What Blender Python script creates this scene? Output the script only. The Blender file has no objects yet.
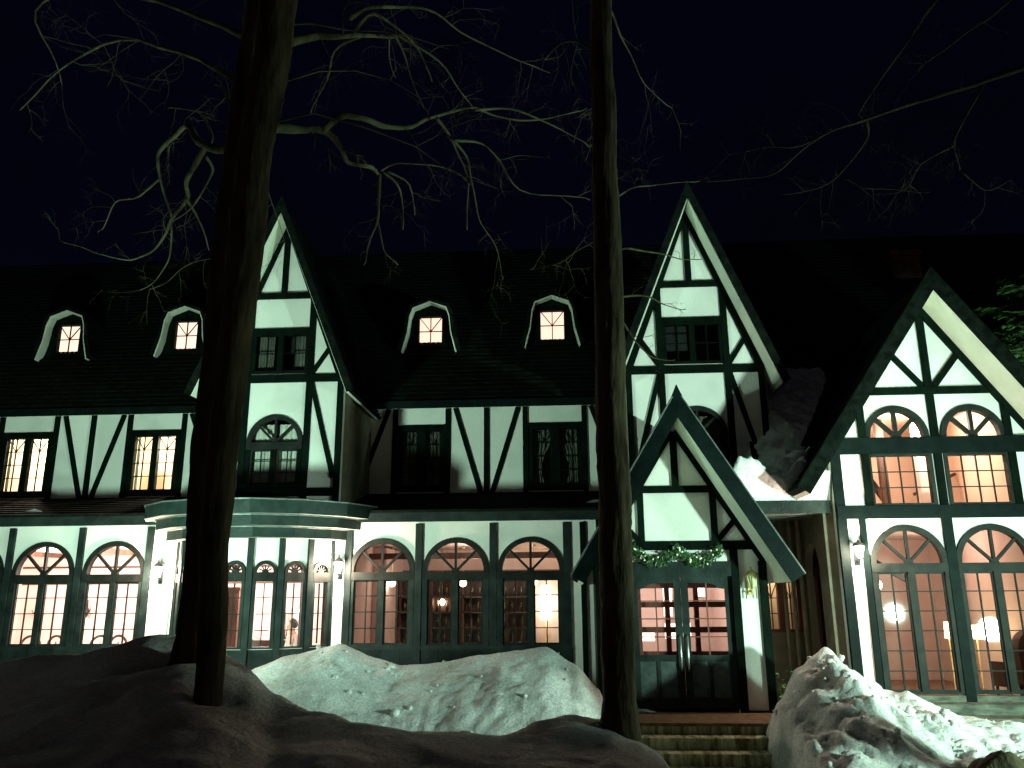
import bpy, math, random
from mathutils import Vector, Matrix, noise
from mathutils.geometry import tessellate_polygon
random.seed(7)
R = math.radians
sc = bpy.context.scene
col = sc.collection

# ------------------------------------------------------------------ camera
EYE = 1.8
F_PX = 820.0
PITCH, YAW, ROLL = R(14.6), R(3.7), R(-0.35)
_f = Vector((-math.sin(YAW)*math.cos(PITCH), math.cos(YAW)*math.cos(PITCH), math.sin(PITCH)))
_r = Vector((math.cos(YAW), math.sin(YAW), 0))
_u = _r.cross(_f)
_r2 = _r*math.cos(ROLL) + _u*math.sin(ROLL)
_u2 = -_r*math.sin(ROLL) + _u*math.cos(ROLL)
cd = bpy.data.cameras.new('camera')
cam = bpy.data.objects.new('camera', cd); col.objects.link(cam)
cd.sensor_width = 36; cd.lens = 36*F_PX/1024; cd.clip_end = 2000; cd.clip_start = .05
cam.matrix_world = Matrix(((_r2.x, _u2.x, -_f.x, 0), (_r2.y, _u2.y, -_f.y, 0), (_r2.z, _u2.z, -_f.z, EYE), (0, 0, 0, 1)))
sc.camera = cam

# ------------------------------------------------------------------ night sky
w = bpy.data.worlds.new('World'); sc.world = w; w.use_nodes = True
nt = w.node_tree; nt.nodes.clear()
out = nt.nodes.new('ShaderNodeOutputWorld'); bg = nt.nodes.new('ShaderNodeBackground')
tc = nt.nodes.new('ShaderNodeTexCoord'); sep = nt.nodes.new('ShaderNodeSeparateXYZ')
cr = nt.nodes.new('ShaderNodeValToRGB')
cr.color_ramp.elements[0].position = 0.0; cr.color_ramp.elements[0].color = (.36, .305, .245, 1)
e = cr.color_ramp.elements.new(.13); e.color = (.030, .0245, .0190, 1)
e = cr.color_ramp.elements.new(.30); e.color = (.0010, .0010, .0038, 1)
cr.color_ramp.elements[-1].position = .8; cr.color_ramp.elements[-1].color = (.0009, .0009, .0050, 1)
nt.links.new(tc.outputs['Generated'], sep.inputs[0]); nt.links.new(sep.outputs['Z'], cr.inputs[0])
nz = nt.nodes.new('ShaderNodeTexNoise'); nz.inputs['Scale'].default_value = 3.2; nz.inputs['Detail'].default_value = 8; nz.inputs['Roughness'].default_value = .65
mr = nt.nodes.new('ShaderNodeMapRange'); mr.inputs[1].default_value = .3; mr.inputs[2].default_value = .7; mr.inputs[3].default_value = .42; mr.inputs[4].default_value = 1.15
nt.links.new(tc.outputs['Generated'], nz.inputs[0]); nt.links.new(nz.outputs[0], mr.inputs[0])
nt.links.new(cr.outputs[0], bg.inputs[0]); nt.links.new(mr.outputs[0], bg.inputs[1])      # thin uneven cloud
nt.links.new(bg.outputs[0], out.inputs[0])

# ------------------------------------------------------------------ floodlights on the ground in front of the hotel
FLOOD = (.60, 1.0, .765)
def aim(o, target):
    d = Vector(target) - o.location
    o.rotation_euler = d.to_track_quat('-Z', 'Y').to_euler()
def flood(loc, target, power, cone=150, blend=.6, rad=.12, color=FLOOD):
    l = bpy.data.lights.new('floodlight', 'SPOT'); l.energy = power; l.color = color
    l.spot_size = R(cone); l.spot_blend = blend; l.shadow_soft_size = rad
    o = bpy.data.objects.new('floodlight', l); col.objects.link(o); o.location = loc; aim(o, target)
flood((-7.3, 9.4, 1.5), (-5.6, 17, 7.6), 2450, 145, .9, .3)
flood((9.4, 9.9, 1.05), (6.0, 16, 6.6), 1500, 150, .6, .25)
flood((8.5, 6.8, 1.35), (.4, 14.4, 4.0), 5000, 98, .8, .2, (.64, 1.0, .80))

vs = sc.view_settings
sc.display_settings.display_device = 'sRGB'
vs.view_transform = 'Standard'; vs.look = 'None'; vs.exposure = 0.22; vs.gamma = 1.0; vs.use_curve_mapping = False
sc.cycles.use_denoising = True
sc.cycles.max_bounces = 7; sc.cycles.diffuse_bounces = 3; sc.cycles.glossy_bounces = 3
sc.cycles.transparent_max_bounces = 24; sc.cycles.sample_clamp_indirect = 4.0
sc.cycles.caustics_reflective = False; sc.cycles.caustics_refractive = False

# ------------------------------------------------------------------ helpers
def at(x, y, Y):
    """surveying helper: the world point on the vertical plane at depth Y seen at a photo position"""
    d = _r2*((x-512)/F_PX) + _u2*((384-y)/F_PX) + _f
    t = Y/d.y
    return Vector((d.x*t, Y, EYE + d.z*t))

class MB:
    def __init__(s): s.v = []; s.f = []
    def add(s, vs_, fs, M=None):
        n = len(s.v)
        for p in vs_:
            p = Vector(p)
            s.v.append(M @ p if M is not None else p)
        for f in fs: s.f.append(tuple(i+n for i in f))
    def box(s, x0, x1, y0, y1, z0, z1, M=None):
        s.add([(x0,y0,z0),(x1,y0,z0),(x1,y1,z0),(x0,y1,z0),(x0,y0,z1),(x1,y0,z1),(x1,y1,z1),(x0,y1,z1)],
              [(0,3,2,1),(4,5,6,7),(0,1,5,4),(1,2,6,5),(2,3,7,6),(3,0,4,7)], M)
    def prism(s, pts, y0, y1, M=None):            # outline in XZ, extruded along Y
        s.solid([pts], y0, y1, M)
    def solid(s, loops, y0, y1, M=None):          # outline with holes
        flat = [p for l in loops for p in l]
        tris = tessellate_polygon([[Vector((p[0], p[1], 0)) for p in l] for l in loops])
        n = len(flat)
        vs_ = [(p[0], y0, p[1]) for p in flat] + [(p[0], y1, p[1]) for p in flat]
        fs = [tuple(t) for t in tris] + [tuple(i+n for i in reversed(t)) for t in tris]
        o = 0
        for l in loops:
            m = len(l)
            for i in range(m):
                a, b = o+i, o+(i+1) % m
                fs.append((a, b, b+n, a+n))
            o += m
        s.add(vs_, fs, M)
    def bar(s, p, q, wd, y0, y1, M=None):         # board between two XZ points
        p = Vector(p); q = Vector(q); d = (q-p).normalized(); nrm = Vector((-d.y, d.x))*wd/2
        s.solid([[tuple(p+nrm), tuple(p-nrm), tuple(q-nrm), tuple(q+nrm)]], y0, y1, M)
    def arch(s, cx, cz, r0, r1, y0, y1, M=None, n=20, a0=0, a1=math.pi):
        pts = [(cx+r1*math.cos(a0+(a1-a0)*i/n), cz+r1*math.sin(a0+(a1-a0)*i/n)) for i in range(n+1)]
        pts += [(cx+r0*math.cos(a0+(a1-a0)*i/n), cz+r0*math.sin(a0+(a1-a0)*i/n)) for i in range(n, -1, -1)]
        s.solid([pts], y0, y1, M)
    def tube(s, pts, rad, seg=8, M=None, cap=True, wob=0):
        pts = [Vector(p) for p in pts]; n = len(pts)
        up = Vector((.3, .2, 1)).normalized(); vs_ = []; fs = []; ref = None
        for i, p in enumerate(pts):
            d = (pts[min(i+1, n-1)] - pts[max(i-1, 0)])
            if d.length < 1e-6: d = Vector((0, 0, 1))
            d.normalize()
            if ref is None:
                ref = d.orthogonal().normalized()
            ref = (ref - d*ref.dot(d)); ref.normalize()
            b = d.cross(ref); r = rad[i] if isinstance(rad, (list, tuple)) else rad
            for k in range(seg):
                a = 2*math.pi*k/seg; rr = r
                if wob:
                    q = p + (ref*math.cos(a)+b*math.sin(a))*r
                    rr = r*(1 + wob*noise.noise(Vector((q.x*5, q.y*5, q.z*1.1))) + wob*.5*noise.noise(q*13))
                vs_.append(p + (ref*math.cos(a)+b*math.sin(a))*rr)
            if i:
                for k in range(seg):
                    a, c = (i-1)*seg+k, (i-1)*seg+(k+1) % seg
                    fs.append((a, c, c+seg, a+seg))
        if cap:
            fs.append(tuple(reversed(range(seg)))); fs.append(tuple(range((n-1)*seg, n*seg)))
        s.add(vs_, fs, M)
    def lathe(s, prof, seg=16, M=None):           # profile [(r,z)]
        vs_ = []; fs = []
        for r_, z in prof:
            for k in range(seg):
                a = 2*math.pi*k/seg; vs_.append((r_*math.cos(a), r_*math.sin(a), z))
        for i in range(len(prof)-1):
            for k in range(seg):
                a, b = i*seg+k, i*seg+(k+1) % seg
                fs.append((a, b, b+seg, a+seg))
        s.add(vs_, fs, M)
    def build(s, name, m, parent=None, smooth=False):
        me = bpy.data.meshes.new(name)
        off = Vector((0, 0, 0)); p = parent
        while p is not None: off += p.location; p = p.parent
        me.from_pydata([tuple(v-off) for v in s.v], [], s.f); me.update()
        if smooth: me.polygons.foreach_set('use_smooth', [True]*len(me.polygons))
        me.materials.append(m)
        o = bpy.data.objects.new(name, me); col.objects.link(o); o.parent = parent
        return o

def tag(o, label=None, cat=None, group=None, kind=None):
    if label: o['label'] = label
    if cat: o['category'] = cat
    if group: o['group'] = group
    if kind: o['kind'] = kind
    return o
def empty(name, loc, label, cat, group=None):
    o = bpy.data.objects.new(name, None); col.objects.link(o); o.location = loc; o.empty_display_size = .2
    return tag(o, label, cat, group)
def copy_tree(o, parent=None):
    c = o.copy(); col.objects.link(c); c.parent = parent
    for ch in list(o.children): copy_tree(ch, c)
    return c

# ------------------------------------------------------------------ materials
def mat(name, c1, c2=None, rough=.7, scale=6, bump=0, bscale=30, spec=.3, metal=0, detail=5, stretch=None, lo=.35, hi=.65):
    m = bpy.data.materials.new(name); m.use_nodes = True; t = m.node_tree; b = t.nodes['Principled BSDF']
    b.inputs['Roughness'].default_value = rough; b.inputs['Metallic'].default_value = metal
    b.inputs['Specular IOR Level'].default_value = spec
    b.inputs['Base Color'].default_value = (*c1, 1)
    tcn = t.nodes.new('ShaderNodeTexCoord'); mp = t.nodes.new('ShaderNodeMapping')
    t.links.new(tcn.outputs['Object'], mp.inputs[0])
    if stretch: mp.inputs['Scale'].default_value = stretch
    if c2:
        n = t.nodes.new('ShaderNodeTexNoise'); n.inputs['Scale'].default_value = scale; n.inputs['Detail'].default_value = detail
        r_ = t.nodes.new('ShaderNodeValToRGB'); r_.color_ramp.elements[0].color = (*c1, 1); r_.color_ramp.elements[1].color = (*c2, 1)
        r_.color_ramp.elements[0].position = lo; r_.color_ramp.elements[1].position = hi
        t.links.new(mp.outputs[0], n.inputs[0]); t.links.new(n.outputs[0], r_.inputs[0]); t.links.new(r_.outputs[0], b.inputs['Base Color'])
    if bump:
        n2 = t.nodes.new('ShaderNodeTexNoise'); n2.inputs['Scale'].default_value = bscale; n2.inputs['Detail'].default_value = 6
        bp = t.nodes.new('ShaderNodeBump'); bp.inputs['Strength'].default_value = bump; bp.inputs['Distance'].default_value = .02
        t.links.new(mp.outputs[0], n2.inputs[0]); t.links.new(n2.outputs[0], bp.inputs['Height']); t.links.new(bp.outputs[0], b.inputs['Normal'])
    return m
def emis(name, c, s):
    m = bpy.data.materials.new(name); m.use_nodes = True; b = m.node_tree.nodes['Principled BSDF']
    b.inputs['Base Color'].default_value = (*c, 1); b.inputs['Emission Color'].default_value = (*c, 1); b.inputs['Emission Strength'].default_value = s
    return m
def snowmat(name, c1, c2, scale):
    """old snow: broad dirt patches, finer grey speckle, coarse-grained surface"""
    m = mat(name, c1, c2, .9, scale, 0, 16, .08, detail=12, lo=.30, hi=.60); t = m.node_tree; b = t.nodes['Principled BSDF']
    tcn = t.nodes['Texture Coordinate']
    base = b.inputs['Base Color'].links[0].from_socket
    v = t.nodes.new('ShaderNodeTexNoise'); v.inputs['Scale'].default_value = 38; v.inputs['Detail'].default_value = 4
    r_ = t.nodes.new('ShaderNodeMapRange'); r_.inputs[1].default_value = .32; r_.inputs[2].default_value = .62; r_.inputs[3].default_value = .62; r_.inputs[4].default_value = 1.0
    mx = t.nodes.new('ShaderNodeMix'); mx.data_type = 'RGBA'; mx.blend_type = 'MULTIPLY'; mx.inputs[0].default_value = 1
    t.links.new(tcn.outputs['Object'], v.inputs[0]); t.links.new(v.outputs[0], r_.inputs[0]); t.links.new(base, mx.inputs[6]); t.links.new(r_.outputs[0], mx.inputs[7]); t.links.new(mx.outputs[2], b.inputs['Base Color'])
    n1 = t.nodes.new('ShaderNodeTexNoise'); n1.inputs['Scale'].default_value = 11; n1.inputs['Detail'].default_value = 10; n1.inputs['Roughness'].default_value = .72
    bp = t.nodes.new('ShaderNodeBump'); bp.inputs['Strength'].default_value = .85; bp.inputs['Distance'].default_value = .045
    t.links.new(tcn.outputs['Object'], n1.inputs[0]); t.links.new(n1.outputs[0], bp.inputs['Height']); t.links.new(bp.outputs[0], b.inputs['Normal'])
    return m
M = {}
M['plaster'] = mat('plaster', (.60, .61, .56), (.79, .79, .74), .9, 1.1, .35, 45, .1, detail=9, lo=.22, hi=.5)
M['timber'] = mat('timber', (.0006, .0026, .0014), (.0021, .0078, .0044), .75, 5, .3, 30, .06, stretch=(1, 1, .5))
M['teal'] = mat('teal_wood', (.0065, .0125, .0115), (.018, .030, .028), .6, 4, .3, 25, .15)
M['doorpanel'] = mat('door_panel_paint', (.035, .050, .050), (.065, .085, .085), .6, 9, .2, 30, .2)
M['canopy_soffit'] = mat('canopy_soffit', (.16, .19, .17), (.24, .28, .25), .8, 3, .1, 30, .1)
M['joinery'] = mat('dark_shaded_joinery', (.006, .008, .007), (.015, .018, .015), .6, 5, .2, 30, .15)  # transoms and fanlights: recess shade put into the dark colour
M['canopy'] = mat('canopy_paint', (.009, .019, .0165), (.021, .038, .033), .5, 5, .25, 20, .2, lo=.3, hi=.7)
M['fascia'] = mat('fascia_paint', (.0010, .0042, .0039), (.0028, .0085, .0078), .6, 4, .2, 25, .08)
M['roof'] = mat('roof_slate', (.0022, .0036, .0027), (.0075, .0105, .0082), .9, 7, .4, 35, .05)
M['soffit'] = mat('soffit_paint', (.62, .66, .55), (.72, .75, .64), .8, 3, .1, 30, .15)
M['metal_edge'] = mat('metal_edge', (.10, .12, .115), (.18, .21, .20), .5, 8, .1, 30, .3, metal=.3)
M['snow'] = mat('snow', (.55, .58, .58), (.82, .84, .84), .85, 2.2, .9, 14, .2, detail=9)
M['dirty_snow'] = snowmat('packed_snow', (.46, .43, .38), (.80, .78, .74), 1.0)
M['pile_snow'] = snowmat('snow_pile', (.46, .47, .45), (.84, .86, .85), 1.6)
M['bark'] = mat('bark', (.020, .016, .009), (.075, .062, .036), .95, 7, 1.0, 22, .1, detail=9, stretch=(1, 1, .25))
M['branch'] = mat('branch_bark', (.018, .019, .008), (.070, .070, .036), .9, 4, .5, 40, .05)
M['dimmed_branch'] = mat('dimmed_branch_bark', (.006, .006, .0035), (.018, .017, .010), .9, 4, .5, 40, .03)  # copy of the branch bark; weaker light on this tree put into its colour
M['leaf'] = mat('conifer_needles', (.06, .13, .035), (.14, .27, .08), .7, 5, 0)
M['garland'] = mat('garland_leaf', (.015, .05, .015), (.05, .12, .035), .45, 12, 0, spec=.5)
M['stone'] = mat('step_stone', (.15, .135, .055), (.50, .49, .32), .8, 4, .6, 25, .2, detail=9, stretch=(3.5, 1, .4), lo=.4, hi=.62)
M['tread'] = mat('tread_stone', (.11, .055, .028), (.20, .13, .075), .8, 9, .5, 40, .2)
M['concrete'] = mat('concrete', (.07, .075, .06), (.17, .18, .15), .9, 4, .5, 30, .1, stretch=(1, 1, 3))
M['pinkwall'] = mat('pink_wall', (.74, .58, .53), (.80, .65, .59), .9, 2, .05, 30, .1)
M['peachwall'] = mat('peach_wall', (.72, .52, .40), (.78, .59, .46), .9, 2, .05, 30, .1)
M['creamwall'] = mat('cream_wall', (.78, .66, .50), (.82, .72, .57), .9, 2, .05, 30, .1)
M['shaded_plaster'] = mat('plaster_shade_tone', (.17, .145, .105), (.24, .21, .155), .9, 3, .2, 30, .1)  # plaster copy with shade put into its darker, browner colour
M['wood'] = mat('dark_wood', (.045, .022, .014), (.10, .05, .03), .45, 5, .15, 20, .35, stretch=(1, 1, .2))
M['redwood'] = mat('red_wood', (.10, .030, .020), (.18, .06, .04), .45, 5, .15, 20, .35, stretch=(1, 1, .2))
M['floor'] = mat('wood_floor', (.14, .07, .04), (.22, .12, .07), .4, 4, 0, spec=.4, stretch=(1, 6, 1))
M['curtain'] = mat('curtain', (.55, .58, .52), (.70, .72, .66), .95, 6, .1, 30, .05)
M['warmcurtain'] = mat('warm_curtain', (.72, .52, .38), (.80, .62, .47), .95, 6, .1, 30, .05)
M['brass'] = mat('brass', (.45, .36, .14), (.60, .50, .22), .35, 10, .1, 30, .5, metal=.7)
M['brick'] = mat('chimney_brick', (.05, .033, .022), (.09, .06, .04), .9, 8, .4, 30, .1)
M['shaded_curtain'] = mat('curtain_shade_tone', (.10, .105, .09), (.18, .185, .16), .95, 6, .1, 30, .05)  # darker copy of the curtain; dimness of unlit windows put into its colour
M['lit_panel'] = emis('lit_panel', (1.0, .84, .74), 2.2)
M['black'] = mat('black_metal', (.012, .014, .013), (.022, .026, .024), .5, 10, .1, 30, .4)
M['steel'] = mat('steel_handle', (.55, .57, .55), None, .3, metal=.9)
M['skin'] = mat('skin', (.60, .38, .28), (.66, .43, .33), .6, 6)
M['shirt'] = mat('pale_shirt', (.66, .60, .58), (.74, .68, .66), .9, 8, .2, 40)
M['hair'] = mat('dark_hair', (.015, .011, .009), (.035, .025, .02), .5, 20)
M['trousers'] = mat('dark_trousers', (.03, .03, .04), (.05, .05, .06), .9, 8)
M['bottle'] = mat('bottle_glass', (.02, .03, .012), (.08, .05, .02), .15, 3, 0, spec=.6)
M['petal'] = mat('blossom', (.85, .80, .55), (.95, .92, .80), .7, 10)
M['globe'] = emis('lamp_globe', (1.0, .86, .66), 9)
M['lit_blind'] = emis('lit_blind', (1.0, .66, .52), 1.35)
M['shade'] = emis('lit_shade', (1.0, .80, .42), 7)
M['lantern_lit'] = emis('lantern_glass_lit', (1.0, .90, .76), 40)
M['lantern_off'] = mat('lantern_glass', (.45, .48, .25), (.60, .62, .36), .2, 8, 0, spec=.6)
def glass():
    m = bpy.data.materials.new('window_glass'); m.use_nodes = True; t = m.node_tree; t.nodes.clear()
    o = t.nodes.new('ShaderNodeOutputMaterial'); mx = t.nodes.new('ShaderNodeMixShader'); tr = t.nodes.new('ShaderNodeBsdfTransparent')
    gl = t.nodes.new('ShaderNodeBsdfGlossy'); fr = t.nodes.new('ShaderNodeFresnel'); fr.inputs[0].default_value = 1.45
    nz = t.nodes.new('ShaderNodeTexNoise'); nz.inputs['Scale'].default_value = 2.5; bp = t.nodes.new('ShaderNodeBump'); bp.inputs['Strength'].default_value = .04
    tr.inputs[0].default_value = (.94, .95, .93, 1); gl.inputs['Roughness'].default_value = .03
    t.links.new(nz.outputs[0], bp.inputs['Height']); t.links.new(bp.outputs[0], gl.inputs['Normal'])
    t.links.new(fr.outputs[0], mx.inputs[0]); t.links.new(tr.outputs[0], mx.inputs[1]); t.links.new(gl.outputs[0], mx.inputs[2]); t.links.new(mx.outputs[0], o.inputs[0])
    return m
M['glass'] = glass()

# ==================================================================== HOTEL
G, U, GF, WF, PF = 16.0, 18.6, 16.4, 14.8, 14.4      # depths: ground floor, upper floor, gables, wing, porch
hotel = empty('hotel', (-3, 16, 0), 'half-timbered hotel with steep gables, pale plaster walls and lit arched windows behind the snow banks', 'hotel')
def part(name, mb, m, smooth=False): return mb.build(name, M[m] if isinstance(m, str) else m, hotel, smooth)
_tn = [0]
def timber(name, p, q, wd, Y, proud=.045, m='timber', Mx=None):
    _tn[0] += 1
    b = MB(); d = proud + (_tn[0] % 9)*.0012
    b.bar(p, q, wd, Y-d, Y+.03, Mx); return part(name, b, m)
def T(o, ang=0): return Matrix.Translation(Vector(o)) @ Matrix.Rotation(ang, 4, 'Z')
def archpts(cx, cz, r, zb, n=20):                     # hole outline: arch on legs
    return [(cx-r, zb), (cx+r, zb)] + [(cx+r*math.cos(math.pi*i/n), cz+r*math.sin(math.pi*i/n)) for i in range(n+1)]
def rectpts(x0, x1, z0, z1): return [(x0, z0), (x1, z0), (x1, z1), (x0, z1)]

def arch_window(o, ang, half, zs, zt, m='teal', nv=1, nh=4, leaves=2, jamb=.085, spokes=(45, 90, 135), bar=.011, tr_h=.085, hub=.05):
    """o = sill-line centre on the wall face; zs sill z, zt springing z (world)"""
    X = T((o[0], o[1], 0), ang); r = half
    f = MB()
    f.box(-r-.02, -r+jamb, -.035, .10, zs, zt-.001, X); f.box(r-jamb, r+.02, -.035, .10, zs, zt-.001, X)
    f.box(-r+jamb, r-jamb, -.032, .10, zs, zs+.035, X)
    tb = MB(); tb.box(-r-.02, r+.02, -.046, .10, zt-tr_h*1.5, zt+.02, X)
    ab = MB(); ring = .075 if r > .4 else .045; sp = .045 if r > .4 else .022
    ab.arch(0, zt+.021, r-ring, r+.02, -.040, .10, X)
    for a in spokes:
        a = R(a); ab.bar((hub*math.cos(a), zt+.02+hub*math.sin(a)), ((r-.06)*math.cos(a), zt+.02+(r-.06)*math.sin(a)), sp, -.006, .06, X)
    ab.arch(0, zt+.021, 0.001, hub+.02, -.008, .062, X, n=8)
    if leaves == 2: f.box(-.055, .055, -.030, .09, zs+.035, zt-tr_h*1.5, X)
    fr = part('window', f, m); tb.build('transom', M['joinery'], fr); ab.build('fanlight_frame', M['joinery'], fr)
    g = MB()
    z0, z1 = zs+.035, zt-tr_h*1.5
    spans = [(-r+jamb, -.055), (.055, r-jamb)] if leaves == 2 else [(-r+jamb, r-jamb)]
    for a, b in spans:
        if leaves == 2:                                # casement stiles
            g.box(a, a+.028, .005, .055, z0, z1, X); g.box(b-.028, b, .005, .055, z0, z1, X)
            g.box(a+.028, b-.028, .006, .054, z0, z0+.03, X); g.box(a+.028, b-.028, .006, .054, z1-.03, z1, X)
        for i in range(1, nv+1):
            x = a+(b-a)*i/(nv+1); g.box(x-bar, x+bar, .015, .045, z0+.03, z1-.03, X)
        for j in range(1, nh):
            z = z0+(z1-z0)*j/nh; g.box(a+.028, b-.028, .018, .042, z-bar*.8, z+bar*.8, X)
    g.build('glazing_bars', M['joinery'], fr)
    p = MB(); n = 14; rr = r-.06
    p.add([X @ Vector(v) for v in [(-r+.03, .031, zs+.02), (r-.03, .031, zs+.02), (r-.03, .031, zt-.02), (-r+.03, .031, zt-.02)]], [(0, 1, 2, 3)])
    p.add([X @ Vector((rr*math.cos(math.pi*i/n), .031, zt+.02+rr*math.sin(math.pi*i/n))) for i in range(n+1)], [tuple(range(n+1))])
    p.build('pane', M['glass'], fr)
    return fr

def rect_window(o, ang, x0, x1, z0, z1, m='timber', leaves=2, nv=1, nh=4, frame=.07, sun=True, bar=.010, mull=.06, proud=.03):
    X = T((o[0], o[1], 0), ang); f = MB()
    f.box(x0-.01, x0+frame, -proud, .10, z0, z1, X); f.box(x1-frame, x1+.01, -proud, .10, z0, z1, X)
    f.box(x0+frame, x1-frame, -proud-.002, .10, z0, z0+frame, X); f.box(x0+frame, x1-frame, -proud-.002, .10, z1-frame, z1, X)
    xs = [x0+frame, x1-frame]
    if leaves == 2:
        c = (x0+x1)/2; f.box(c-mull, c+mull, -proud+.003, .095, z0+frame, z1-frame, X)
        spans = [(x0+frame, c-mull), (c+mull, x1-frame)]
    else: spans = [(x0+frame, x1-frame)]
    fr = part('window', f, m)
    g = MB(); a0, a1 = z0+frame, z1-frame
    for a, b in spans:
        for i in range(1, nv+1):
            x = a+(b-a)*i/(nv+1); g.box(x-bar, x+bar, .015, .045, a0, a1, X)
        for j in range(1, nh):
            z = a0+(a1-a0)*j/nh; g.box(a, b, .018, .042, z-bar*.9, z+bar*.9, X)
        if sun:
            zb = a0+(a1-a0)*(nh-1)/nh; c = (a+b)/2
            for q in ((a, a1), (b, a1)): g.bar((c, zb), q, bar*1.6, .0165, .0435, X)
    g.build('glazing_bars', M[m], fr)
    p = MB(); p.add([X @ Vector(v) for v in [(x0+.02, .031, z0+.02), (x1-.02, .031, z0+.02), (x1-.02, .031, z1-.02), (x0+.02, .031, z1-.02)]], [(0, 1, 2, 3)])
    p.build('pane', M['glass'], fr)
    return fr

def curtain(fr, o, ang, x0, x1, z0, z1, y=.16, m='curtain', tie=0):
    """hanging folds; tie = how far the free edge is drawn back at the tie height (sign gives the side)"""
    b = MB(); X = T((o[0], o[1], 0), ang); nx = 26; nz = 14; vs_ = []; ph = random.random()*6
    for j in range(nz+1):
        t = j/nz; z = z1+(z0-z1)*t
        pull = math.sin(min(1, t/.72)*math.pi/2)**2 if t < .72 else 1-.25*(t-.72)/.28
        for i in range(nx+1):
            s = i/nx; x = x0+(x1-x0)*s
            if tie > 0: x = x0+(x1-x0)*s*(1-tie*pull)
            if tie < 0: x = x1-(x1-x0)*(1-s)*(1+tie*pull)
            vs_.append((x, y+.022*math.sin(s*nx*1.05+ph+.5*math.sin(t*3)), z))
    fs = [(j*(nx+1)+i, j*(nx+1)+i+1, (j+1)*(nx+1)+i+1, (j+1)*(nx+1)+i) for j in range(nz) for i in range(nx)]
    b.add(vs_, fs, X); return b.build('curtain', M[m], fr, True)

def roof_slab(name, e0, e1, r1, r0, thick=.16, course=.26, m='roof', lip=.022, under='soffit', n=None):
    """tiled slope: e0,e1 eave corners, r0,r1 ridge corners; stepped courses, underside board as its own mesh"""
    e0, e1, r0, r1 = map(Vector, (e0, e1, r0, r1))
    nrm = (e1-e0).cross(r0-e0).normalized()
    if nrm.z < 0: nrm = -nrm
    L = ((r0-e0).length+(r1-e1).length)/2; k = max(2, int(L/course)); b = MB()
    for i in range(k):
        a, c = i/k, (i+1)/k
        p0, p1 = e0.lerp(r0, a)+nrm*lip, e1.lerp(r1, a)+nrm*lip; q0, q1 = e0.lerp(r0, c), e1.lerp(r1, c)
        b.add([p0, p1, q1, q0], [(0, 1, 2, 3)])
        b.add([e0.lerp(r0, a)-nrm*(.02 if i else thick*.5), e1.lerp(r1, a)-nrm*(.02 if i else thick*.5), p1, p0], [(0, 1, 2, 3)])
    h = nrm*thick*.5; dn = Vector((0, 0, 1/nrm.z)); hr = dn*thick*.5
    b.add([e0-h, r0-hr, r0, e0], [(0, 1, 2, 3)]); b.add([e1-h, r1-hr, r1, e1], [(0, 1, 2, 3)])
    o = part(name, b, m)
    if under:
        u = MB(); a = nrm*(thick*.5+.001); c = nrm*thick
        ar = dn*(thick*.5+.001); ck = dn*thick
        u.add([e0-a, e1-a, r1-ar, r0-ar, e0-c, e1-c, r1-ck, r0-ck], [(0, 1, 2, 3), (4, 5, 6, 7), (0, 1, 5, 4), (1, 2, 6, 5), (3, 0, 4, 7)])
        u.build('soffit', M[under], o)
    return o

# ---------------------------------------------------------------- main ground floor wall
ARCH_L = [-13.25, -11.80, -10.35, -8.90]; ARCH_C = [-3.57, -2.14, -.70]
HW = .62; ZS, ZT = .92, 2.27
w1 = MB()
w1.solid([rectpts(-20.9, -7.66, -.8, 3.45)] + [archpts(c, ZT+.02, HW, ZS) for c in ARCH_L], G, G+.2)
part('ground_floor_wall', w1, 'plaster')
w2 = MB()
w2.solid([rectpts(-4.53, .56, -.8, 3.45)] + [archpts(c, ZT+.02, HW, ZS) for c in ARCH_C], G, G+.2)
part('ground_floor_wall', w2, 'plaster')
for c in ARCH_L: arch_window((c, G), 0, HW, ZS, ZT, 'teal')
for c in ARCH_C: arch_window((c, G), 0, HW, ZS, ZT, 'teal')
for xs, a, b in (([-13.97, -12.53, -11.075, -9.625, -8.22], -14.6, -8.16), ([-4.23, -2.855, -1.42, -.01], -4.28, .05)):
    for x in xs: timber('post', (x, -.7), (x, 3.2), .13, G, .05, 'teal')
    d = MB(); d.box(a, b, G-.028, G+.02, -.75, ZS-.012)
    n = int((b-a)/.36)
    for i in range(n+1):
        x = a+(b-a)*i/n; d.box(x-.016, x+.016, G-.036, G-.02, -.7, ZS-.03)
    part('dado_panel', d, 'teal')
    timber('sill_rail', (a, ZS-.02), (b, ZS-.02), .07, G, .062, 'teal')
timber('post', (.30, -.7), (.30, 3.2), .10, G, .05, 'timber')
timber('beam', (-20.9, 3.345), (-7.3, 3.345), .21, G, .11, 'teal')
timber('beam', (-4.9, 3.345), (.62, 3.345), .21, G, .11, 'teal')

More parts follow.
